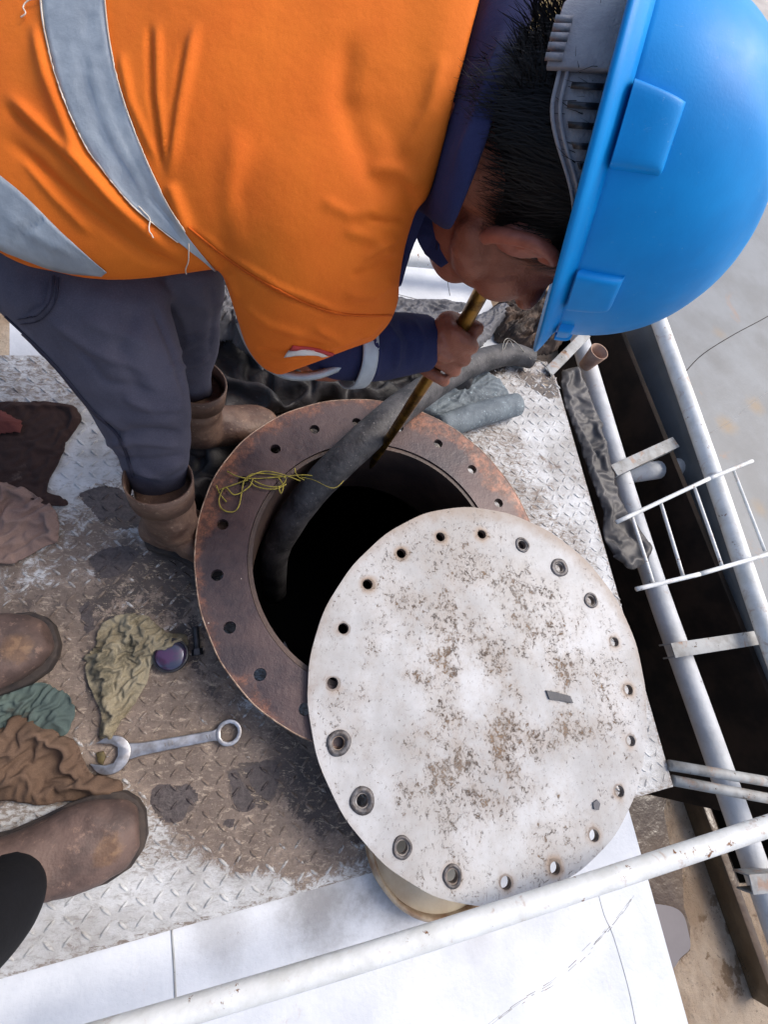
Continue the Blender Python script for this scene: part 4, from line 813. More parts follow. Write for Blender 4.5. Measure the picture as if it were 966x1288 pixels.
# ------------------------------------------------------------------ boots
def boot(name, heel, toe, shaft, width, mat, parent, soleh=.018, toeh=.055, capmat=None):
    """heel/toe: ground points; shaft: list of (point, radius) from the ankle up; one smooth surface plus a sole"""
    heel = np.array(heel, float); toe = np.array(toe, float); z0 = heel[2]; ax = toe - heel; L_ = np.linalg.norm(ax); ax /= L_; sd = np.cross((0, 0, 1.), ax)
    prof = [(.0, .55, .060), (.06, .74, .085), (.2, .80, .10), (.35, .78, .098), (.5, .86, .082), (.65, .98, .068), (.8, 1.0, .060), (.92, .80, .050), (.985, .45, .036)]
    R = []; n = 24
    for t, w, h in prof:
        h = h * toeh / .06 if t > .55 else h
        c = heel + ax * L_ * t + np.array([0, 0, z0 * 0 + soleh + h / 2]); th = np.arange(n) * 2 * math.pi / n
        cx = np.sign(np.cos(th)) * np.abs(np.cos(th)) ** .8; sz = np.sign(np.sin(th)) * np.abs(np.sin(th)) ** .75
        R.append(c + cx[:, None] * sd * width / 2 * w * (1 - .18 * np.clip(sz, 0, 1))[:, None] + sz[:, None] * np.array([0, 0, h / 2]))
    parts = [rings(R)]
    sp = [heel + ax * L_ * .26 + np.array([0, 0, .06])] + [np.array(p, float) for p, r in shaft]; rr = [width * .40] + [r for p, r in shaft]
    parts.append(tubeVF(sp, rr, 20, 5))
    o = blob(name, parts, mat, .0045, 6, parent)
    V, N = getvn(o); q = fbm(V * 22, 3) * .0022 + .0016 * np.sin(fbm(V * 9, 2) * 16); setv(o, V + N * q[:, None])
    out = []
    for t, w in [(0, .35), (.02, .58), (.08, .80), (.2, .86), (.35, .80), (.5, .90), (.65, 1.04), (.8, 1.07), (.92, .90), (.98, .62), (1.01, .3)]: out.append((t, w))
    pl = [heel + ax * L_ * t + sd * width / 2 * w for t, w in out] + [heel + ax * L_ * t - sd * width / 2 * w for t, w in out[::-1]]
    prism('sole', [(p[0], p[1]) for p in pl], z0 + .001, z0 + soleh + .006, M['sole'], parent, bev=.003)
    return o
def cuff(name, c, axis, r, h, mat, parent, wall=.003):
    """hollow collar"""
    axis = np.array(axis, float); axis /= np.linalg.norm(axis); u = np.cross(axis, (1, 0, 0)); u /= np.linalg.norm(u); v = np.cross(axis, u); n = 32; V = []
    for rr, z in ((r, -h), (r * 1.02, 0), (r * 1.02 - wall, 0), (r - wall, -h)):
        for i in range(n):
            a = 2 * math.pi * i / n; k = rr * (1 + .02 * math.sin(3 * a + 1)); V.append(np.array(c) + axis * (z + .002 * math.sin(2 * a)) + k * (math.cos(a) * u + math.sin(a) * v))
    return mo(name, V, [(q * n + i, q * n + (i + 1) % n, (q + 1) % 4 * n + (i + 1) % n, (q + 1) % 4 * n + i) for q in range(4) for i in range(n)], mat, parent)

# ------------------------------------------------------------------ the bending worker
# head frame: U crown, Fh face, Rh his right side (all in camera axes first)
Uc = np.array([.95, .25, -.215]); Uc /= np.linalg.norm(Uc)
rd = np.array([.428, -.657, 1]); rd /= np.linalg.norm(rd)
Rc = -rd - Uc * (-rd @ Uc); Rc /= np.linalg.norm(Rc); Fc0 = np.cross(Uc, Rc)
yaw = math.radians(42); Fc_ = math.cos(yaw) * Fc0 - math.sin(yaw) * Rc; Rc_ = math.cos(yaw) * Rc + math.sin(yaw) * Fc0
U, FW, RT = Rw @ Uc, Rw @ Fc_, Rw @ Rc_
HO = C(740, 226, .445)                                           # centre of the helmet rim
def H(f, r, u): return HO + FW * f + RT * r + U * u
def hell(c, a): return ellipsoid(H(*c), (FW * a[0], RT * a[1], U * a[2]), 28, 18)
head = [hell((-.005, 0, .0), (.098, .078, .100)), hell((.040, 0, -.065), (.068, .064, .080)), hell((.058, 0, -.115), (.048, .050, .036)), hell((.03, 0, -.095), (.06, .058, .045)),
        hell((.098, 0, -.058), (.014, .013, .022)), hell((.100, 0, -.068), (.020, .016, .012)), hell((.090, 0, -.094), (.018, .026, .010)), hell((.080, 0, -.030), (.03, .055, .02)),
        hell((.055, .045, -.06), (.030, .022, .030)), hell((.055, -.045, -.06), (.030, .022, .030)), hell((.03, .048, -.090), (.035, .018, .022)), hell((.03, -.048, -.090), (.035, .018, .022))]
nb = C(520, 40, .56)
head = [hell((-.005, 0, .0), (.098, .078, .100))] + [hell(((c0[0] + .004) * 1.22 + .004, c0[1] * 1.1, c0[2] * 1.05), tuple(v * 1.13 for v in a0)) for c0, a0 in
        [((.040, 0, -.065), (.068, .060, .078)), ((.058, 0, -.115), (.048, .046, .034)), ((.03, 0, -.090), (.052, .050, .040)), ((.098, 0, -.058), (.014, .013, .022)), ((.100, 0, -.068), (.020, .016, .012)), ((.090, 0, -.094), (.018, .026, .010)),
         ((.080, 0, -.030), (.03, .055, .02)), ((.055, .045, -.06), (.030, .022, .030)), ((.055, -.045, -.06), (.030, .022, .030)), ((.03, .048, -.090), (.035, .018, .022)), ((.03, -.048, -.090), (.035, .018, .022))]]
head.append(tubeVF([H(-.015, 0, -.045), H(-.022, 0, -.10), C(605, 110, .56), nb], [.056, .046, .046, .05], 24, 5))
TS = [((-330, -60), (60, 330), .50, .10, (-50, 30)), ((-200, -130), (150, 345), .50, .105, (-50, 30)), ((40, -200), (268, 335), .49, .115, (-40, 15)), ((200, -260), (360, 320), .48, .12, (-20, 0)), ((340, -270), (470, 270), .48, .12), ((500, -260), (518, 262), .48, .120), ((600, -240), (530, 254), .475, .116), ((660, -215), (540, 246), .475, .108)]
def shrink(secs, k):
    out = []
    for s in secs:
        l, r = np.array(s[0], float), np.array(s[1], float); c = (l + r) / 2; out.append((tuple(c + (l - c) * k), tuple(c + (r - c) * k), s[2] + .012, s[3] * k) + ((s[4],) if len(s) > 4 else ()))
    return out
SL = [((265, 60), (610, -20), .475, .085), ((240, 190), (572, 130), .47, .085), ((252, 270), (532, 235), .475, .080), ((278, 340), (512, 300), .49, .075), ((297, 400), (502, 352), .51, .070), ((310, 438), (500, 380), .53, .064), ((330, 464), (490, 405), .545, .054), ((352, 474), (470, 428), .555, .044)]
elbow = C(395, 428, .585); wrist = C(543, 432, .655)
arm = [tubeVF([C(430, 120, .50), C(420, 250, .53), elbow, C(450, 440, .61), wrist], [.055, .05, .038, .033, .026], 18, 6)]
larm = [tubeVF([C(420, -150, .55), C(330, 80, .62), C(280, 220, .66), C(200, 280, .64)], [.05, .042, .034, .026], 16, 5)]
LG1 = [((-120, 250), (120, 240), .56, .06), ((-20, 372), (200, 330), .56, .068), ((50, 440), (220, 415), .59, .070), ((104, 508), (240, 500), .635, .062), ((142, 566), (240, 548), .69, .053), ((162, 609), (236, 586), .735, .046), ((178, 632), (232, 612), .775, .034)]
LG2 = [((90, 270), (285, 250), .60, .06), ((165, 350), (284, 345), .60, .065), ((190, 400), (280, 398), .675, .058), ((206, 440), (277, 436), .735, .050), ((222, 488), (268, 470), .80, .042), ((228, 512), (266, 498), .85, .034)]
PEL = [((-330, 40), (-90, 380), .56, .09), ((-180, 0), (60, 345), .57, .08)]
# hand: palm, knuckles, fingers closed round the rod
def hp(px, py, d): return C(px, py, d)
gr = lambda t: C(578 + (540 - 578) * t, 417 + (474 - 417) * t, .63 + .09 * t)     # the rod inside the grip
hand = [tubeVF([wrist, hp(552, 434, .642), hp(566, 432, .628)], [.024, .0255, .024], 18, 4)]
rdv = gr(1) - gr(0); rdv /= np.linalg.norm(rdv); vdir = (CAM - gr(.5)); vdir /= np.linalg.norm(vdir); side = np.cross(rdv, vdir); side /= np.linalg.norm(side)
if proj(gr(.5) + side * .05)[0] < proj(gr(.5))[0]: side = -side
fingers = []
for k in range(4):                                               # index..little down the rod
    t = .10 + .27 * k; g0 = gr(t); r1 = [.0098, .0102, .0098, .0085][k]; ln = [1.0, 1.06, 1.0, .86][k]
    # chain: back of hand -> knuckle (camera side) -> round the right side -> behind the rod
    pts = [g0 + vdir * .014 - side * .026, g0 + vdir * .024 * ln - side * .006, g0 + vdir * .020 + side * .016 * ln, g0 + side * .026 * ln - vdir * .002, g0 + side * .018 - vdir * .021, g0 - side * .003 - vdir * .023]
    fingers.append(tubeVF(pts, [r1 * 1.12, r1 * 1.18, r1 * 1.02, r1 * .98, r1 * .92, r1 * .78], 14, 5))
th0 = gr(-.12)
fingers.append(tubeVF([hp(556, 418, .635), gr(.0) - side * .022 + vdir * .010, gr(-.12) - side * .012 - vdir * .012, gr(-.22) + side * .008 - vdir * .018, gr(-.24) + side * .022 - vdir * .008], [.0145, .0125, .0108, .0100, .0088], 14, 5))
hand.append(ellipsoid(hp(562, 436, .640), (side * .026, rdv * .037, vdir * .019), 20, 14))
lhand = [ellipsoid(C(185, 285, .64), (np.array([.045, 0, 0]), np.array([0, .035, 0]), np.array([0, 0, .018])))] 
body = blob('person', head + [loftpx(shrink(TS, .80), 28, 4)] + arm + larm + lhand + hand + fingers +
            [loftpx(shrink(PEL, .8), 24, 4), loftpx(shrink(LG1, .72), 20, 4), loftpx(shrink(LG2, .72), 20, 4)], M['skin'], .0034, 3)
tag(body, 'bending worker in orange jacket and blue hard hat, holding a brass rod down the manhole', 'person')
# wrinkles on cheek, neck and back of hand
folds(body, [([(560, 300), (590, 330), (640, 330)], 3, -.0018), ([(545, 275), (575, 300), (600, 330)], 4, -.0016), ([(600, 345), (630, 350), (665, 342)], 3, -.0015), ([(630, 330), (660, 335), (672, 345)], 3, -.0015),
             ([(545, 420), (565, 425), (580, 430)], 1.6, -.0008), ([(548, 440), (566, 444), (578, 448)], 1.6, -.0008), ([(558, 408), (572, 430)], 1.6, .0008), ([(550, 430), (568, 440)], 1.8, .0009), ([(545, 450), (560, 458)], 1.8, .0008)], .0006, 40)
# ears
def ear(s):
    R = []; 
    pts = [H(.004, .074 * s, -.078), H(-.006, .080 * s, -.070), H(-.016, .090 * s, -.050), H(-.020, .097 * s, -.030), H(-.010, .097 * s, -.014), H(.004, .090 * s, -.012), H(.012, .080 * s, -.024)]
    a = tubeVF(pts, [.0075, .0075, .0068, .0062, .006, .0055, .005], 12, 5)
    b = ellipsoid(H(-.003, .079 * s, -.042), (FW * .014 + RT * .006 * s, RT * .008 * s, U * .027), 16, 10)
    c = tubeVF([H(.004, .080 * s, -.05), H(-.006, .087 * s, -.036), H(.002, .086 * s, -.022)], [.005, .0045, .004], 10, 4)
    return [a, b, c]
earm = simple('ear_skin', srgb(150, 84, 66), srgb(172, 102, 82), 50, .45, bump=.0006, bs=200)
for s in (1, -1): blob('ear', ear(s), earm, .002, 4, body)
for s in (1, -1):
    e = ellipsoid(H(.112, .033 * s, -.022), (FW * .012, RT * .013, U * .010), 16, 10); mo('eye', *e, simple('eye_white', srgb(220, 214, 208), srgb(206, 200, 196), rough=.2), body)
mo('mouth', *ellipsoid(H(.136, 0, -.099), (FW * .004, RT * .024, U * .0045), 16, 10), simple('lips', srgb(120, 66, 60), srgb(104, 54, 50), 60), body)

# hair: cap of scalp plus many locks
hc_parts = [hell((-.016, 0, .0), (.094, .082, .104)), hell((-.046, 0, -.042), (.054, .068, .048)), hell((-.062, 0, -.062), (.034, .054, .030))]
hair = blob('hair', hc_parts, M['hair'], .004, 4, body)
HT = bvh(hair); Vh, Nh = getvn(hair); sel = RNG.choice(len(Vh), min(len(Vh), 9000), replace=False); HV = []; HF = []
for i in sel:
    p, n_ = Vh[i], Nh[i]; loc = p - HO; f, r, u = loc @ FW, loc @ RT, loc @ U
    if u > .01: continue
    if f > .045: continue
    wv = float(fbm(np.array([p * 28]), 2)[0]); dirv = -U * .9 - FW * (.15 + .7 * wv) + RT * wv * .4 + np.array([random.gauss(0, .13) for _ in range(3)]) + n_ * .10; dirv -= n_ * (dirv @ n_) * .7; dirv /= np.linalg.norm(dirv)
    Ln = random.uniform(.016, .042); w = random.uniform(.00025, .0006); sv = np.cross(dirv, n_); sv /= np.linalg.norm(sv) + 1e-9; k = len(HV); bend = n_ * random.uniform(.0005, .0035) + np.array([random.gauss(0, .002) for _ in range(3)])
    for t in (0, .35, .7, 1):
        c = p + dirv * Ln * t + n_ * .0015 + bend * math.sin(t * math.pi * .8) ; ww = w * (1 - t * .85); HV += [c - sv * ww, c + sv * ww]
    HF += [(k, k + 1, k + 3, k + 2), (k + 2, k + 3, k + 5, k + 4), (k + 4, k + 5, k + 7, k + 6)]
# sideburn and the tuft at the nape, fanning past the strap
for i in range(1300):
    a = random.uniform(-.5, 1.0); s0 = H(-.085 + random.uniform(-.012, .02), random.uniform(-.06, .03), -.045 + random.uniform(-.03, .03)); dirv = -FW * random.uniform(.5, 1) - U * random.uniform(-.1, .8) + RT * random.gauss(0, .3); dirv /= np.linalg.norm(dirv)
    Ln = random.uniform(.012, .032); sv = np.cross(dirv, CAM - s0); sv /= np.linalg.norm(sv); w = random.uniform(.0004, .0008); k = len(HV)
    for t in (0, .35, .7, 1):
        c = s0 + dirv * Ln * t - U * .010 * t * t * a; ww = w * (1 - t * .85); HV += [c - sv * ww, c + sv * ww]
    HF += [(k, k + 1, k + 3, k + 2), (k + 2, k + 3, k + 5, k + 4), (k + 4, k + 5, k + 7, k + 6)]
lk = mo('hair_locks', HV, HF, M['hair'], hair); lk['kind'] = 'stuff'

# hard hat
hat = None
A_, B_, D_ = .148, .121, .148; OFF = .004
def hatpt(th, ph, k=1.0, lift=0):
    # ph 0 at rim .. pi/2 at crown
    c = max(math.cos(ph), 0) ** .84; s = math.sin(ph) ** .92
    x, y = A_ * k * c * math.cos(th), B_ * k * c * math.sin(th)
    ridge = .004 * math.exp(-(y / .016) ** 2) * sstep(.25, .9, s) + .0025 * (math.exp(-((abs(y) - .042) / .012) ** 2)) * sstep(.4, .9, s)
    return H(x + OFF + .020 * s, y * (1 - .06 * s), D_ * k * s + ridge + lift)
nth, nph = 96, 30; R = []
for j in range(nph): R.append(np.array([hatpt(2 * math.pi * i / nth, (j / (nph - 1)) ** 1.0 * math.pi / 2 * .995 + .02) for i in range(nth)]))
V, Fc = [], []; V = np.concatenate(R + [[hatpt(0, math.pi / 2)]]); 
for j in range(nph - 1):
    for i in range(nth): a = j * nth + i; b = j * nth + (i + 1) % nth; Fc.append((a, b, b + nth, a + nth))
for i in range(nth): Fc.append(((nph - 1) * nth + i, (nph - 1) * nth + (i + 1) % nth, nph * nth))
hat = fixn('hard_hat', V, Fc, M['hat'], body); s = hat.modifiers.new('s', 'SOLIDIFY'); s.thickness = .0028; s.offset = -1; evaled(hat); hat.data.polygons.foreach_set('use_smooth', [True] * len(hat.data.polygons))
R = []
def rimr(th): return 1 + 0 * th
for (e, z) in ((-.004, .012), (.003, .006), (.011, .001), (.016, -.003), (.0165, -.0055), (.015, -.0075), (.008, -.0045), (-.002, .000), (-.006, .006)):
    rr_ = []
    for i in range(nth):
        th = 2 * math.pi * i / nth; pk = max(0, math.cos(th)) ** 3 * (.052 if e > 0 else 0) * (e / .0165 if e > 0 else 0)
        dr = -.004 * max(0, math.cos(th)) ** 3 * max(0, e / .0165)
        rr_.append(H((A_ + e + pk) * math.cos(th) + OFF, (B_ + e) * math.sin(th), z + dr))
    R.append(np.array(rr_))
V = np.concatenate(R); m_ = len(R); Fc = [(j * nth + i, j * nth + (i + 1) % nth, ((j + 1) % m_) * nth + (i + 1) % nth, ((j + 1) % m_) * nth + i) for j in range(m_) for i in range(nth)]
fixn('brim', V, Fc, M['hat'], hat)
def lug(deg, wid, hgt, proud=.0065, z0=.010):
    th = math.radians(deg); n = 10; V = []
    secs = [(-1.0, 0), (-.92, .8), (-.7, 1), (.7, 1), (.92, .8), (1.0, 0)]
    us = [(0, 1.0), (.55, 1.0), (.9, .82), (1.0, .35)]
    rows = []
    for uu, pr in us:
        row = []
        for sx, e in secs:
            a = th + sx * wid / 2 / .135 * (1 - .12 * uu)
            ph = math.asin(min(.999, ((z0 + uu * hgt) / D_))) ** 1.0
            c = math.cos(ph) ** .84; base = np.array([A_ * c * math.cos(a), B_ * c * math.sin(a)]); nn = base / np.linalg.norm(base); q = base + nn * (proud * pr * e + (-.002 if e == 0 else .001))
            row.append(H(q[0] + OFF + .020 * (z0 + uu * hgt) / D_, q[1], z0 + uu * hgt))
        rows.append(row)
    rows.append([H((lambda b: b[0])(np.array([A_ * .9 * math.cos(th + sx * wid / 2 / .15), 0])) + OFF, B_ * .9 * math.sin(th + sx * wid / 2 / .15), z0 + hgt * 1.02) for sx, e in secs])
    V = [p for r in rows for p in r]; k = len(secs); Fc = [(j * k + i, j * k + i + 1, (j + 1) * k + i + 1, (j + 1) * k + i) for j in range(len(rows) - 1) for i in range(k - 1)]
    o = mo('lug', V, Fc, M['hat'], hat); b = o.modifiers.new('s', 'SUBSURF'); b.levels = 2; b.render_levels = 2; evaled(o); o.data.polygons.foreach_set('use_smooth', [True] * len(o.data.polygons)); return o
lug(92, .042, .038); lug(63, .030, .014, .006); lug(41, .028, .018, .008); lug(140, .05, .036); lug(-105, .05, .04); lug(-66, .03, .018); lug(-150, .05, .036); lug(-40, .03, .022)
# suspension strap at the nape: a slotted band with an adjuster
def band(a, z): # a: angle round head, z height
    r = 1.0; return H(-.004 + .112 * math.cos(a), .095 * math.sin(a), z)
def bandplate(name, a0, a1, zt, zb, off, mat, parent, th=.0025, n=16, m=2, prof=None):
    V = []
    for k in range(n + 1):
        a = a0 + (a1 - a0) * k / n
        for j in range(m + 1):
            z = zt(a) + (zb(a) - zt(a)) * j / m; nrm = FW * math.cos(a) + RT * math.sin(a); V.append(band(a, z) + nrm * off)
    Fc = [(k * (m + 1) + j, k * (m + 1) + j + 1, (k + 1) * (m + 1) + j + 1, (k + 1) * (m + 1) + j) for k in range(n) for j in range(m)]
    o = fixn(name, V, Fc, mat, parent); s = o.modifiers.new('s', 'SOLIDIFY'); s.thickness = th; evaled(o); return o
a0, a1 = math.radians(112), math.radians(176)
zt = lambda a: -.004
zbm = lambda a: -.006 - .036 * sstep(math.radians(108), math.radians(150), a)
strap = bandplate('strap', math.radians(100), math.radians(200), zt, zbm, .001, M['strap'], hat, .0025, 40)
rm = lambda f, w: (lambda a: zbm(a) + f), (lambda a: zbm(a) + f - w)
for f in (.003, .0085):
    bandplate('strap_rib', math.radians(104), math.radians(166), lambda a: zbm(a) + f, lambda a: zbm(a) + f - .0028, .0035, M['strap'], strap, .002, 36, 1)
for k in range(7):
    a = math.radians(116 + 6.2 * k); V = []
    bandplate('slot', a - .018, a + .018, lambda a_: -.008, lambda a_: zbm(a_) + .012, .0045, M['bolt'], strap, .001, 2, 1)
adj = bandplate('adjuster', math.radians(158), math.radians(200), lambda a: .000, lambda a: -.050 + .012 * sstep(math.radians(186), math.radians(200), a), .007, M['strap'], hat, .005, 16, 2); bevel(adj, .0012)
for k in range(5): bandplate('adjuster_rib', math.radians(159.5 + 3.6 * k), math.radians(161.3 + 3.6 * k), lambda a: -.040, lambda a: -.052, .0105, M['strap'], adj, .003, 2, 1)

# navy under-layer: collar and sleeve
def rib(secs, n=32): return loftpx(secs, n, 4)
under = blob('navy_coverall', [loftpx([((560, -190), (500, 270), .52, .06), ((610, -140), (524, 266), .50, .084), ((672, -95), (548, 284), .455, .094), ((702, -62), (568, 292), .440, .086)], 36, 4),
        tubeVF([C(430, 300, .53), C(400, 415, .57), C(450, 436, .60), C(505, 434, .635), C(540, 433, .65)], [.045, .042, .043, .041, .037], 24, 6)] + [tubeVF([C(420, -150, .56), C(330, 80, .62), C(280, 220, .66), C(215, 270, .645)], [.06, .052, .044, .036], 16, 5)], M['navy'], .0042, 5, body)
folds(under, [([(478, 400), (500, 430), (498, 470)], 4, .006), ([(500, 402), (516, 430), (512, 465)], 4, -.004), ([(455, 405), (475, 440), (470, 480)], 5, .006), ([(520, 400), (532, 430), (526, 462)], 3, .003), ([(640, 30), (605, 130), (570, 230)], 6, .004)], .0022, 22)
# collar leaves
def leaf(name, pix, mat, th=.003, parent=None):
    V = [C(x, y, d) for x, y, d in pix]; n = len(V); c = np.mean(V, 0); V = V + [c]
    o = mo(name, V, [(i, (i + 1) % n, n) for i in range(n)], mat, parent); s = o.modifiers.new('u', 'SUBSURF'); s.subdivision_type = 'SIMPLE'; s.levels = 3; s = o.modifiers.new('s', 'SOLIDIFY'); s.thickness = th; evaled(o)
    V2, N2 = getvn(o); setv(o, V2 + N2 * (.004 * fbm(V2 * 25, 3))[:, None]); o.data.polygons.foreach_set('use_smooth', [True] * len(o.data.polygons)); return o
leaf('collar', [(548, 248, .50), (580, 222, .47), (562, 285, .50), (552, 318, .52), (566, 330, .525), (556, 336, .53), (536, 318, .53), (524, 298, .52), (524, 272, .51)], M['navy'], .003, body)
leaf('front_placket', [(530, 246, .48), (538, 262, .49), (524, 298, .505), (512, 322, .515), (502, 358, .525), (499, 360, .525), (502, 328, .515), (506, 300, .50), (518, 262, .485)], M['navy'], .0025, body)

# orange jacket
jk = blob('orange_jacket', [loftpx(TS, 48, 5), loftpx(SL, 40, 5)], M['orange'], .0029, 16, body)
folds(jk, [([(185, 20), (190, 120), (207, 228)], 4, -.004), ([(197, 20), (200, 120), (212, 230)], 5, .003), ([(248, 20), (228, 130), (212, 228)], 7, .004), ([(232, 40), (218, 140), (208, 225)], 4, -.003),
    ([(212, 228), (225, 262), (240, 300)], 8, .005), ([(40, 20), (60, 100), (100, 200), (180, 290)], 8, .006), ([(0, 110), (70, 180), (150, 260), (230, 330)], 9, .007), ([(0, 165), (80, 240), (180, 320), (240, 345)], 8, -.006),
    ([(0, 130), (60, 180), (120, 240)], 6, -.004), ([(230, 285), (290, 330), (350, 370), (420, 398), (495, 400)], 2.6, -.0022), ([(232, 279), (292, 323), (352, 362), (422, 390), (497, 392)], 4, .0022),
    ([(330, 455), (400, 445), (455, 425), (490, 395)], 5, .004), ([(300, 380), (340, 410), (390, 425)], 5, .003), ([(320, 440), (350, 445), (390, 440)], 3, -.003), ([(505, 300), (480, 310), (455, 330)], 3.5, .0035), ([(515, 275), (490, 280), (460, 275)], 4, -.003), ([(262, 320), (290, 350), (300, 380)], 4, .003), ([(110, 10), (120, 80)], 4, -.003), ([(150, 60), (165, 130), (200, 210)], 5, .003), ([(20, 190), (70, 250), (120, 300)], 5, .003), ([(400, 250), (440, 270), (480, 262)], 8, .0025), ([(370, 430), (420, 442), (470, 420)], 5, -.004), ([(390, 410), (430, 430), (476, 412)], 5, .003),
    ([(500, 330), (470, 300), (430, 290)], 8, .003), ([(530, 240), (500, 215), (460, 210)], 10, .004), ([(505, 320), (470, 340), (440, 350)], 6, -.003), ([(500, 350), (470, 372), (430, 372)], 7, .003),
    ([(440, 30), (430, 120), (470, 220), (500, 260)], 16, -.004), ([(560, 60), (540, 140), (500, 210)], 9, .003), ([(300, 150), (290, 250), (300, 330)], 14, .003)], .0028, 11)
strip_on('reflective_band', jk, [(58, -40), (54, 0), (66, 80), (100, 170), (160, 255), (225, 305), (268, 338)], [(140, -40), (133, 0), (142, 70), (165, 150), (195, 225), (232, 290), (274, 342)], M['tape'], body, nu=90, nv=10)
strip_on('reflective_band', jk, [(-60, 170), (-20, 205), (30, 245), (75, 290), (135, 342)], [(-60, 280), (-20, 304), (30, 326), (75, 340), (128, 347)], M['tape'], body, nu=60, nv=10)
for o_ in [q for q in body.children if q.name.startswith('reflective_band')]:
    folds(o_, [([(100, 20), (104, 90), (130, 170), (180, 250)], 3, -.0022), ([(112, 30), (118, 100), (146, 180), (196, 262)], 3, .0022), ([(78, 80), (104, 160), (150, 235)], 3.5, .002), ([(150, 180), (190, 250), (240, 312)], 2.5, -.002), ([(0, 270), (50, 300), (100, 325)], 5, .002), ([(20, 300), (60, 270)], 4, -.002), ([(60, 318), (100, 300)], 4, .0015)], .0012, 30)
for e in ([(134, -30), (134, 0), (143, 70), (166, 150), (196, 225), (233, 290)], [(57, -30), (54, 0), (66, 80), (100, 170), (160, 255), (225, 305)]):
    strip_on('stitching', jk, [(x - 1, y) for x, y in e], [(x + 1, y) for x, y in e], M['thread'], body, off=.0028, nu=120, nv=1, thick=.0006)
strip_on('sleeve_print', jk, [(358, 450), (385, 447), (405, 448)], [(364, 440), (388, 440), (412, 447)], M['label'], body, nu=14, nv=3)
strip_on('sleeve_print', jk, [(364, 440), (388, 441), (416, 447)], [(368, 434), (392, 437), (420, 444)], M['red'], body, nu=14, nv=2)
# silver band round the navy sleeve and along the orange hem
def cring(name, a, b, r0, r1, mat, n=40, off=.001):
    a, b = np.array(a), np.array(b); R = []; t = b - a; t /= np.linalg.norm(t); u = np.cross(t, (0, 0, 1)); u /= np.linalg.norm(u); v = np.cross(t, u)
    for s_ in np.linspace(0, 1, 6):
        c = a + (b - a) * s_; r = r0 + (r1 - r0) * s_; R.append(c + r * (np.cos(np.arange(n) * 2 * math.pi / n)[:, None] * u + np.sin(np.arange(n) * 2 * math.pi / n)[:, None] * v))
    V, Fc = rings(R, False); o = mo(name, V, Fc, mat, body); s = o.modifiers.new('s', 'SOLIDIFY'); s.thickness = .002; evaled(o); folds(o, [], .0015, 25); return o
cring('silver_cuff', C(436, 440, .593), C(455, 441, .603), .0475, .0465, M['tape'])
def hemstrip(pts, w):
    V = []
    for x, y, d in catm(pts, 8): V.append((x, y, d))
    R = []
    for i, (x, y, d) in enumerate(V):
        j = min(i + 1, len(V) - 1); k = max(i - 1, 0); t = np.array([V[j][0] - V[k][0], V[j][1] - V[k][1]]); t /= np.linalg.norm(t); n_ = np.array([-t[1], t[0]]); R.append([C(*(np.array([x, y]) + n_ * w * s_), d + .012 * abs(s_)) for s_ in (-1, -.4, .4, 1)])
    VV = [p for r in R for p in r]; Fc = [(i * 4 + j, i * 4 + j + 1, i * 4 + j + 5, i * 4 + j + 4) for i in range(len(R) - 1) for j in range(3)]
    o = mo('silver_hem', VV, Fc, M['tape'], body); s = o.modifiers.new('s', 'SOLIDIFY'); s.thickness = .003; evaled(o); return o
hemstrip([(302, 405, .535), (315, 435, .535), (334, 458, .54), (362, 472, .545), (396, 472, .55), (430, 460, .56)], 6)
# loose threads
for l in ([(52, 4), (40, 6), (33, 14), (36, 22), (30, 27)], [(176, 262), (184, 270), (190, 278), (188, 290), (194, 300)], [(239, 306), (238, 325), (234, 338), (238, 350)]):
    T = bvh(jk); pts = []
    for x, y in catm(l, 4):
        r = ray(x, y); r /= np.linalg.norm(r); h = T.ray_cast(Vector(CAM), Vector(r)); pts.append(np.array(h[0]) + np.array(h[1]) * .003 if h[0] is not None else (pts[-1] if pts else C(x, y, .4)))
    tube('loose_thread', pts, .0006, M['thread'], body, 5, 2)

# trousers
tro = blob('trousers', [loftpx(PEL, 32, 4), loftpx(LG1, 36, 5), loftpx(LG2, 32, 5)], M['jean'], .0042, 5, body)
folds(tro, [([(0, 400), (55, 455), (110, 520), (150, 545), (165, 600)], 2.4, -.003), ([(6, 394), (62, 448), (116, 512), (156, 540), (172, 596)], 4, .003), ([(190, 380), (215, 440), (238, 510)], 3, -.005), ([(120, 560), (170, 555), (235, 560)], 5, .005), ([(130, 575), (190, 580), (238, 572)], 4, -.004),
    ([(110, 520), (170, 530), (235, 528)], 7, .003), ([(215, 450), (245, 430), (276, 410)], 5, .003), ([(60, 345), (55, 380), (25, 400)], 2.5, -.003), ([(66, 345), (62, 384), (30, 408)], 4, .003), ([(200, 350), (230, 400), (240, 440)], 5, .003), ([(205, 465), (240, 460), (268, 448)], 4, .004),
    ([(175, 380), (150, 440), (180, 500)], 10, -.004), ([(100, 400), (150, 420), (200, 440)], 9, .004), ([(168, 590), (200, 600), (235, 578)], 4, .004), ([(262, 350), (270, 400), (262, 450)], 4, -.003), ([(60, 400), (110, 440), (190, 470)], 6, .004), ([(90, 430), (130, 480), (210, 500)], 6, -.004), ([(150, 500), (190, 515), (238, 512)], 5, .004), ([(140, 545), (185, 540), (232, 545)], 4, -.004), ([(150, 585), (190, 596), (234, 574)], 4, .004), ([(240, 380), (262, 385), (282, 376)], 4, .003), ([(225, 420), (250, 425), (276, 415)], 3, -.003)], .0045, 20)
seamm = cloth('seam_fabric', srgb(48, 47, 60), srgb(60, 58, 72), 900)
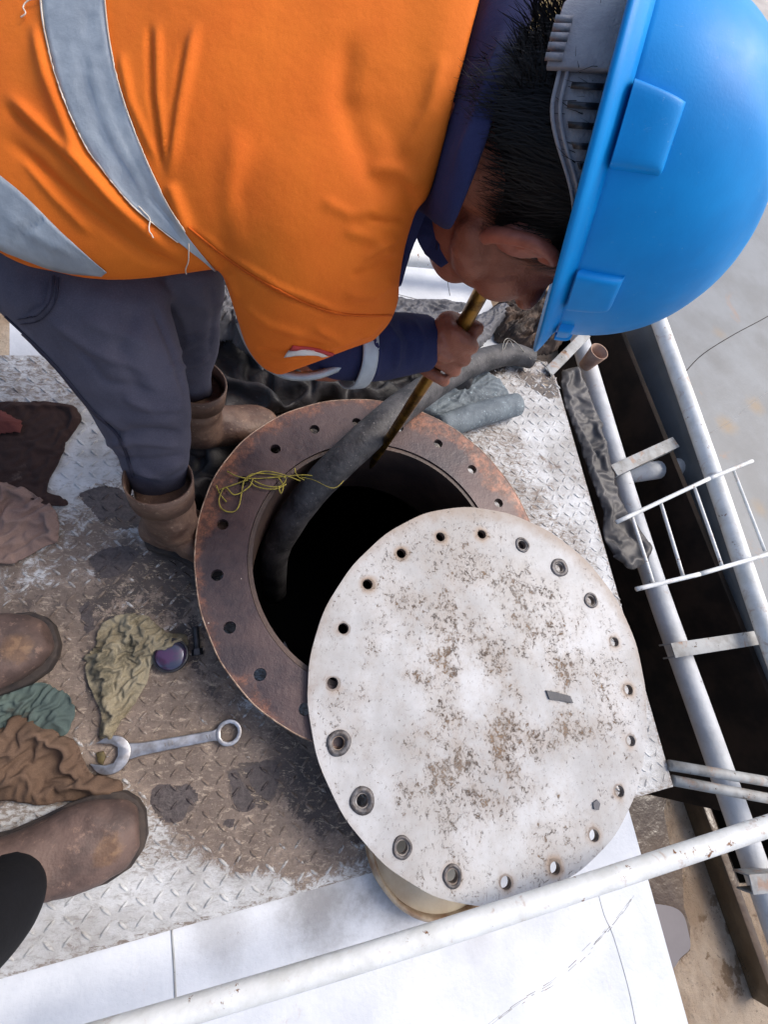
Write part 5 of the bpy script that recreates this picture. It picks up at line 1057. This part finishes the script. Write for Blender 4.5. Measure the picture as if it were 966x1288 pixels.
for e, w in (([(6, 398), (62, 452), (116, 516), (150, 550), (168, 600)], 1.6), ([(68, 348), (64, 376), (48, 396), (22, 402)], 1.3), ([(74, 350), (70, 380), (52, 402), (26, 408)], 1.0)):
    strip_on('seam', tro, [(x - w, y + w * .4) for x, y in e], [(x + w, y - w * .4) for x, y in e], seamm, body, off=.001, nu=110, nv=2, thick=.0012)
oseam = cloth('sleeve_seam_fabric', srgb(196, 84, 22), srgb(206, 98, 28), 1100)
strip_on('sleeve_seam', jk, [(236, 287), (290, 329), (350, 366), (420, 394), (492, 398)], [(237, 285), (291, 327), (351, 364), (421, 392), (493, 396)], oseam, body, off=.0008, nu=140, nv=1, thick=.001)
# boots
def sh(px, py, z, r): return (P(px, py, z), r)
bA = P(213, 632, .03); boot('boot', P(190, 665, 0) * 1, P(298, 700, 0), [sh(214, 650, .13, .044), sh(206, 622, .195, .043), sh(203, 613, .215, .043)], .105, M['boot'], body)
cuff('boot_cuff', P(199, 600, .262), np.array(P(199, 600, .262)) - np.array(P(210, 645, .14)), .0475, .055, M['boot'], body, .003)
boot('boot', P(236, 560, 0), P(352, 545, 0), [sh(250, 535, .10, .042), sh(250, 505, .17, .040), sh(250, 492, .205, .040)], .098, M['boot'], body)
cuff('boot_cuff', P(250, 480, .242), np.array(P(250, 480, .242)) - np.array(P(250, 525, .12)), .0445, .05, M['boot'], body, .003)

# ------------------------------------------------------------------ the person holding the camera, standing at the left edge
p2 = blob('person', [tubeVF([P(-150, 1230, .12), P(-330, 1330, .35), P(-700, 1400, .52), P(-1200, 1200, .70)], [.045, .055, .07, .09], 18, 5), tubeVF([P(-190, 790, .12), P(-420, 760, .35), P(-800, 700, .52), P(-1200, 1000, .70)], [.045, .055, .07, .09], 18, 5),
    tubeVF([P(-1150, 1100, .70), P(-1600, 1150, .80)], [.13, .14], 18, 4)], M['skin'], .008, 4) if False else None
def legs2():
    a1_, a2_ = P(40, 1085, .03), P(-95, 830, .03)
    bk = np.array([-.10, 0, 0]); hip = (a1_ + a2_) / 2 + Rw @ np.array([-.16, .02, 0]); hip[2] = .80
    k1 = (a1_ + hip) / 2 + np.array([0.0, 0, 0]); k1[2] = .45; k2 = (a2_ + hip) / 2; k2[2] = .45
    return a1_, a2_, hip, k1, k2
X2 = np.array([1., 0, 0]); Y2 = np.array([0, 1., 0])
t1 = P(184, 1032, 0); dir1 = t1 - P(60, 1072, 0); dir1[2] = 0; dir1 /= np.linalg.norm(dir1); h1 = t1 - dir1 * .275
t2_ = P(74, 800, 0); dir2 = t2_ - P(-30, 840, 0); dir2[2] = 0; dir2 /= np.linalg.norm(dir2); h2 = t2_ - dir2 * .275
an1 = h1 + dir1 * .075; an2 = h2 + dir2 * .075
up = np.array([0, 0, 1.])
hipc = (an1 + an2) / 2 - dir1 * .16 + up * .86; sdv = (an1 - an2); sdv[2] = 0; sdv /= np.linalg.norm(sdv)
kn1 = an1 + up * .44 - dir1 * .03 + sdv * .02; kn2 = an2 + up * .44 - dir1 * .03 - sdv * .02
ch = hipc + up * .48 - dir1 * .06
p2 = blob('person', [tubeVF([an1 + up * .05, kn1, hipc + sdv * .09], [.04, .055, .08], 18, 5), tubeVF([an2 + up * .05, kn2, hipc - sdv * .09], [.04, .055, .08], 18, 5), ellipsoid(hipc, (dir1 * .10, sdv * .16, up * .12)),
     tubeVF([hipc, hipc + up * .25 - dir1 * .04, ch], [.13, .13, .15], 20, 5), tubeVF([ch - up * .02, ch + up * .12, ch + up * .18], [.06, .055, .05], 16, 4), ellipsoid(ch + up * .28, (dir1 * .095, sdv * .075, up * .12))] +
     [tubeVF([ch + sdv * s * .15, ch + sdv * s * .20 - up * .25 - dir1 * .02, ch + sdv * s * .17 - up * .45 + dir1 * .03], [.05, .04, .03], 14, 4) for s in (1, -1)], M['skin'], .009, 4)
tag(p2, 'camera holder standing at the left edge, only brown leather boots and a dark trouser leg showing', 'person')
blob('trousers', [tubeVF([P(-4, 1122, .085), P(-30, 1165, .16), kn1, hipc + sdv * .085], [.048, .054, .070, .10], 24, 5), tubeVF([an2 + up * .13 - dir1 * .015, (an2 + kn2) / 2 + up * .04, kn2, hipc - sdv * .085], [.058, .062, .075, .10], 24, 5), ellipsoid(hipc, (dir1 * .125, sdv * .185, up * .14))], M['jeandark'], .007, 5, p2)
folds(bpy.data.objects['trousers.001'], [], .006, 9)
blob('shirt', [tubeVF([hipc + up * .02, hipc + up * .25 - dir1 * .04, ch, ch + up * .05], [.15, .155, .165, .10], 24, 5)] + [tubeVF([ch + sdv * s * .12, ch + sdv * s * .20 - up * .25 - dir1 * .02, ch + sdv * s * .175 - up * .40 + dir1 * .01], [.065, .055, .045], 14, 4) for s in (1, -1)], M['jeandark'], .009, 4, p2)
for h_, t_, an in ((h1, t1, an1), (h2, t2_, an2)):
    b = boot('boot', h_, t_, [(an + up * .11 - dir1 * .005, .047), (an + up * .16 - dir1 * .01, .050)], .116, M['bootplum'], p2, toeh=.062)
    V, _ = getvn(b); d_ = (t_ - h_); d_ /= np.linalg.norm(d_); q = t_ - d_ * .038 + up * .075; w_ = np.cross(up, d_)
    k = np.exp(-(((V - q) @ d_) / .022) ** 2 - (((V - q) @ w_ + .012) / .026) ** 2 - (np.minimum(0, (V - q) @ up + .02) / .02) ** 2)
    at = b.data.color_attributes.new('dirt', 'FLOAT_COLOR', 'POINT'); at.data.foreach_set('color', np.column_stack([k, k, k, k]).ravel())
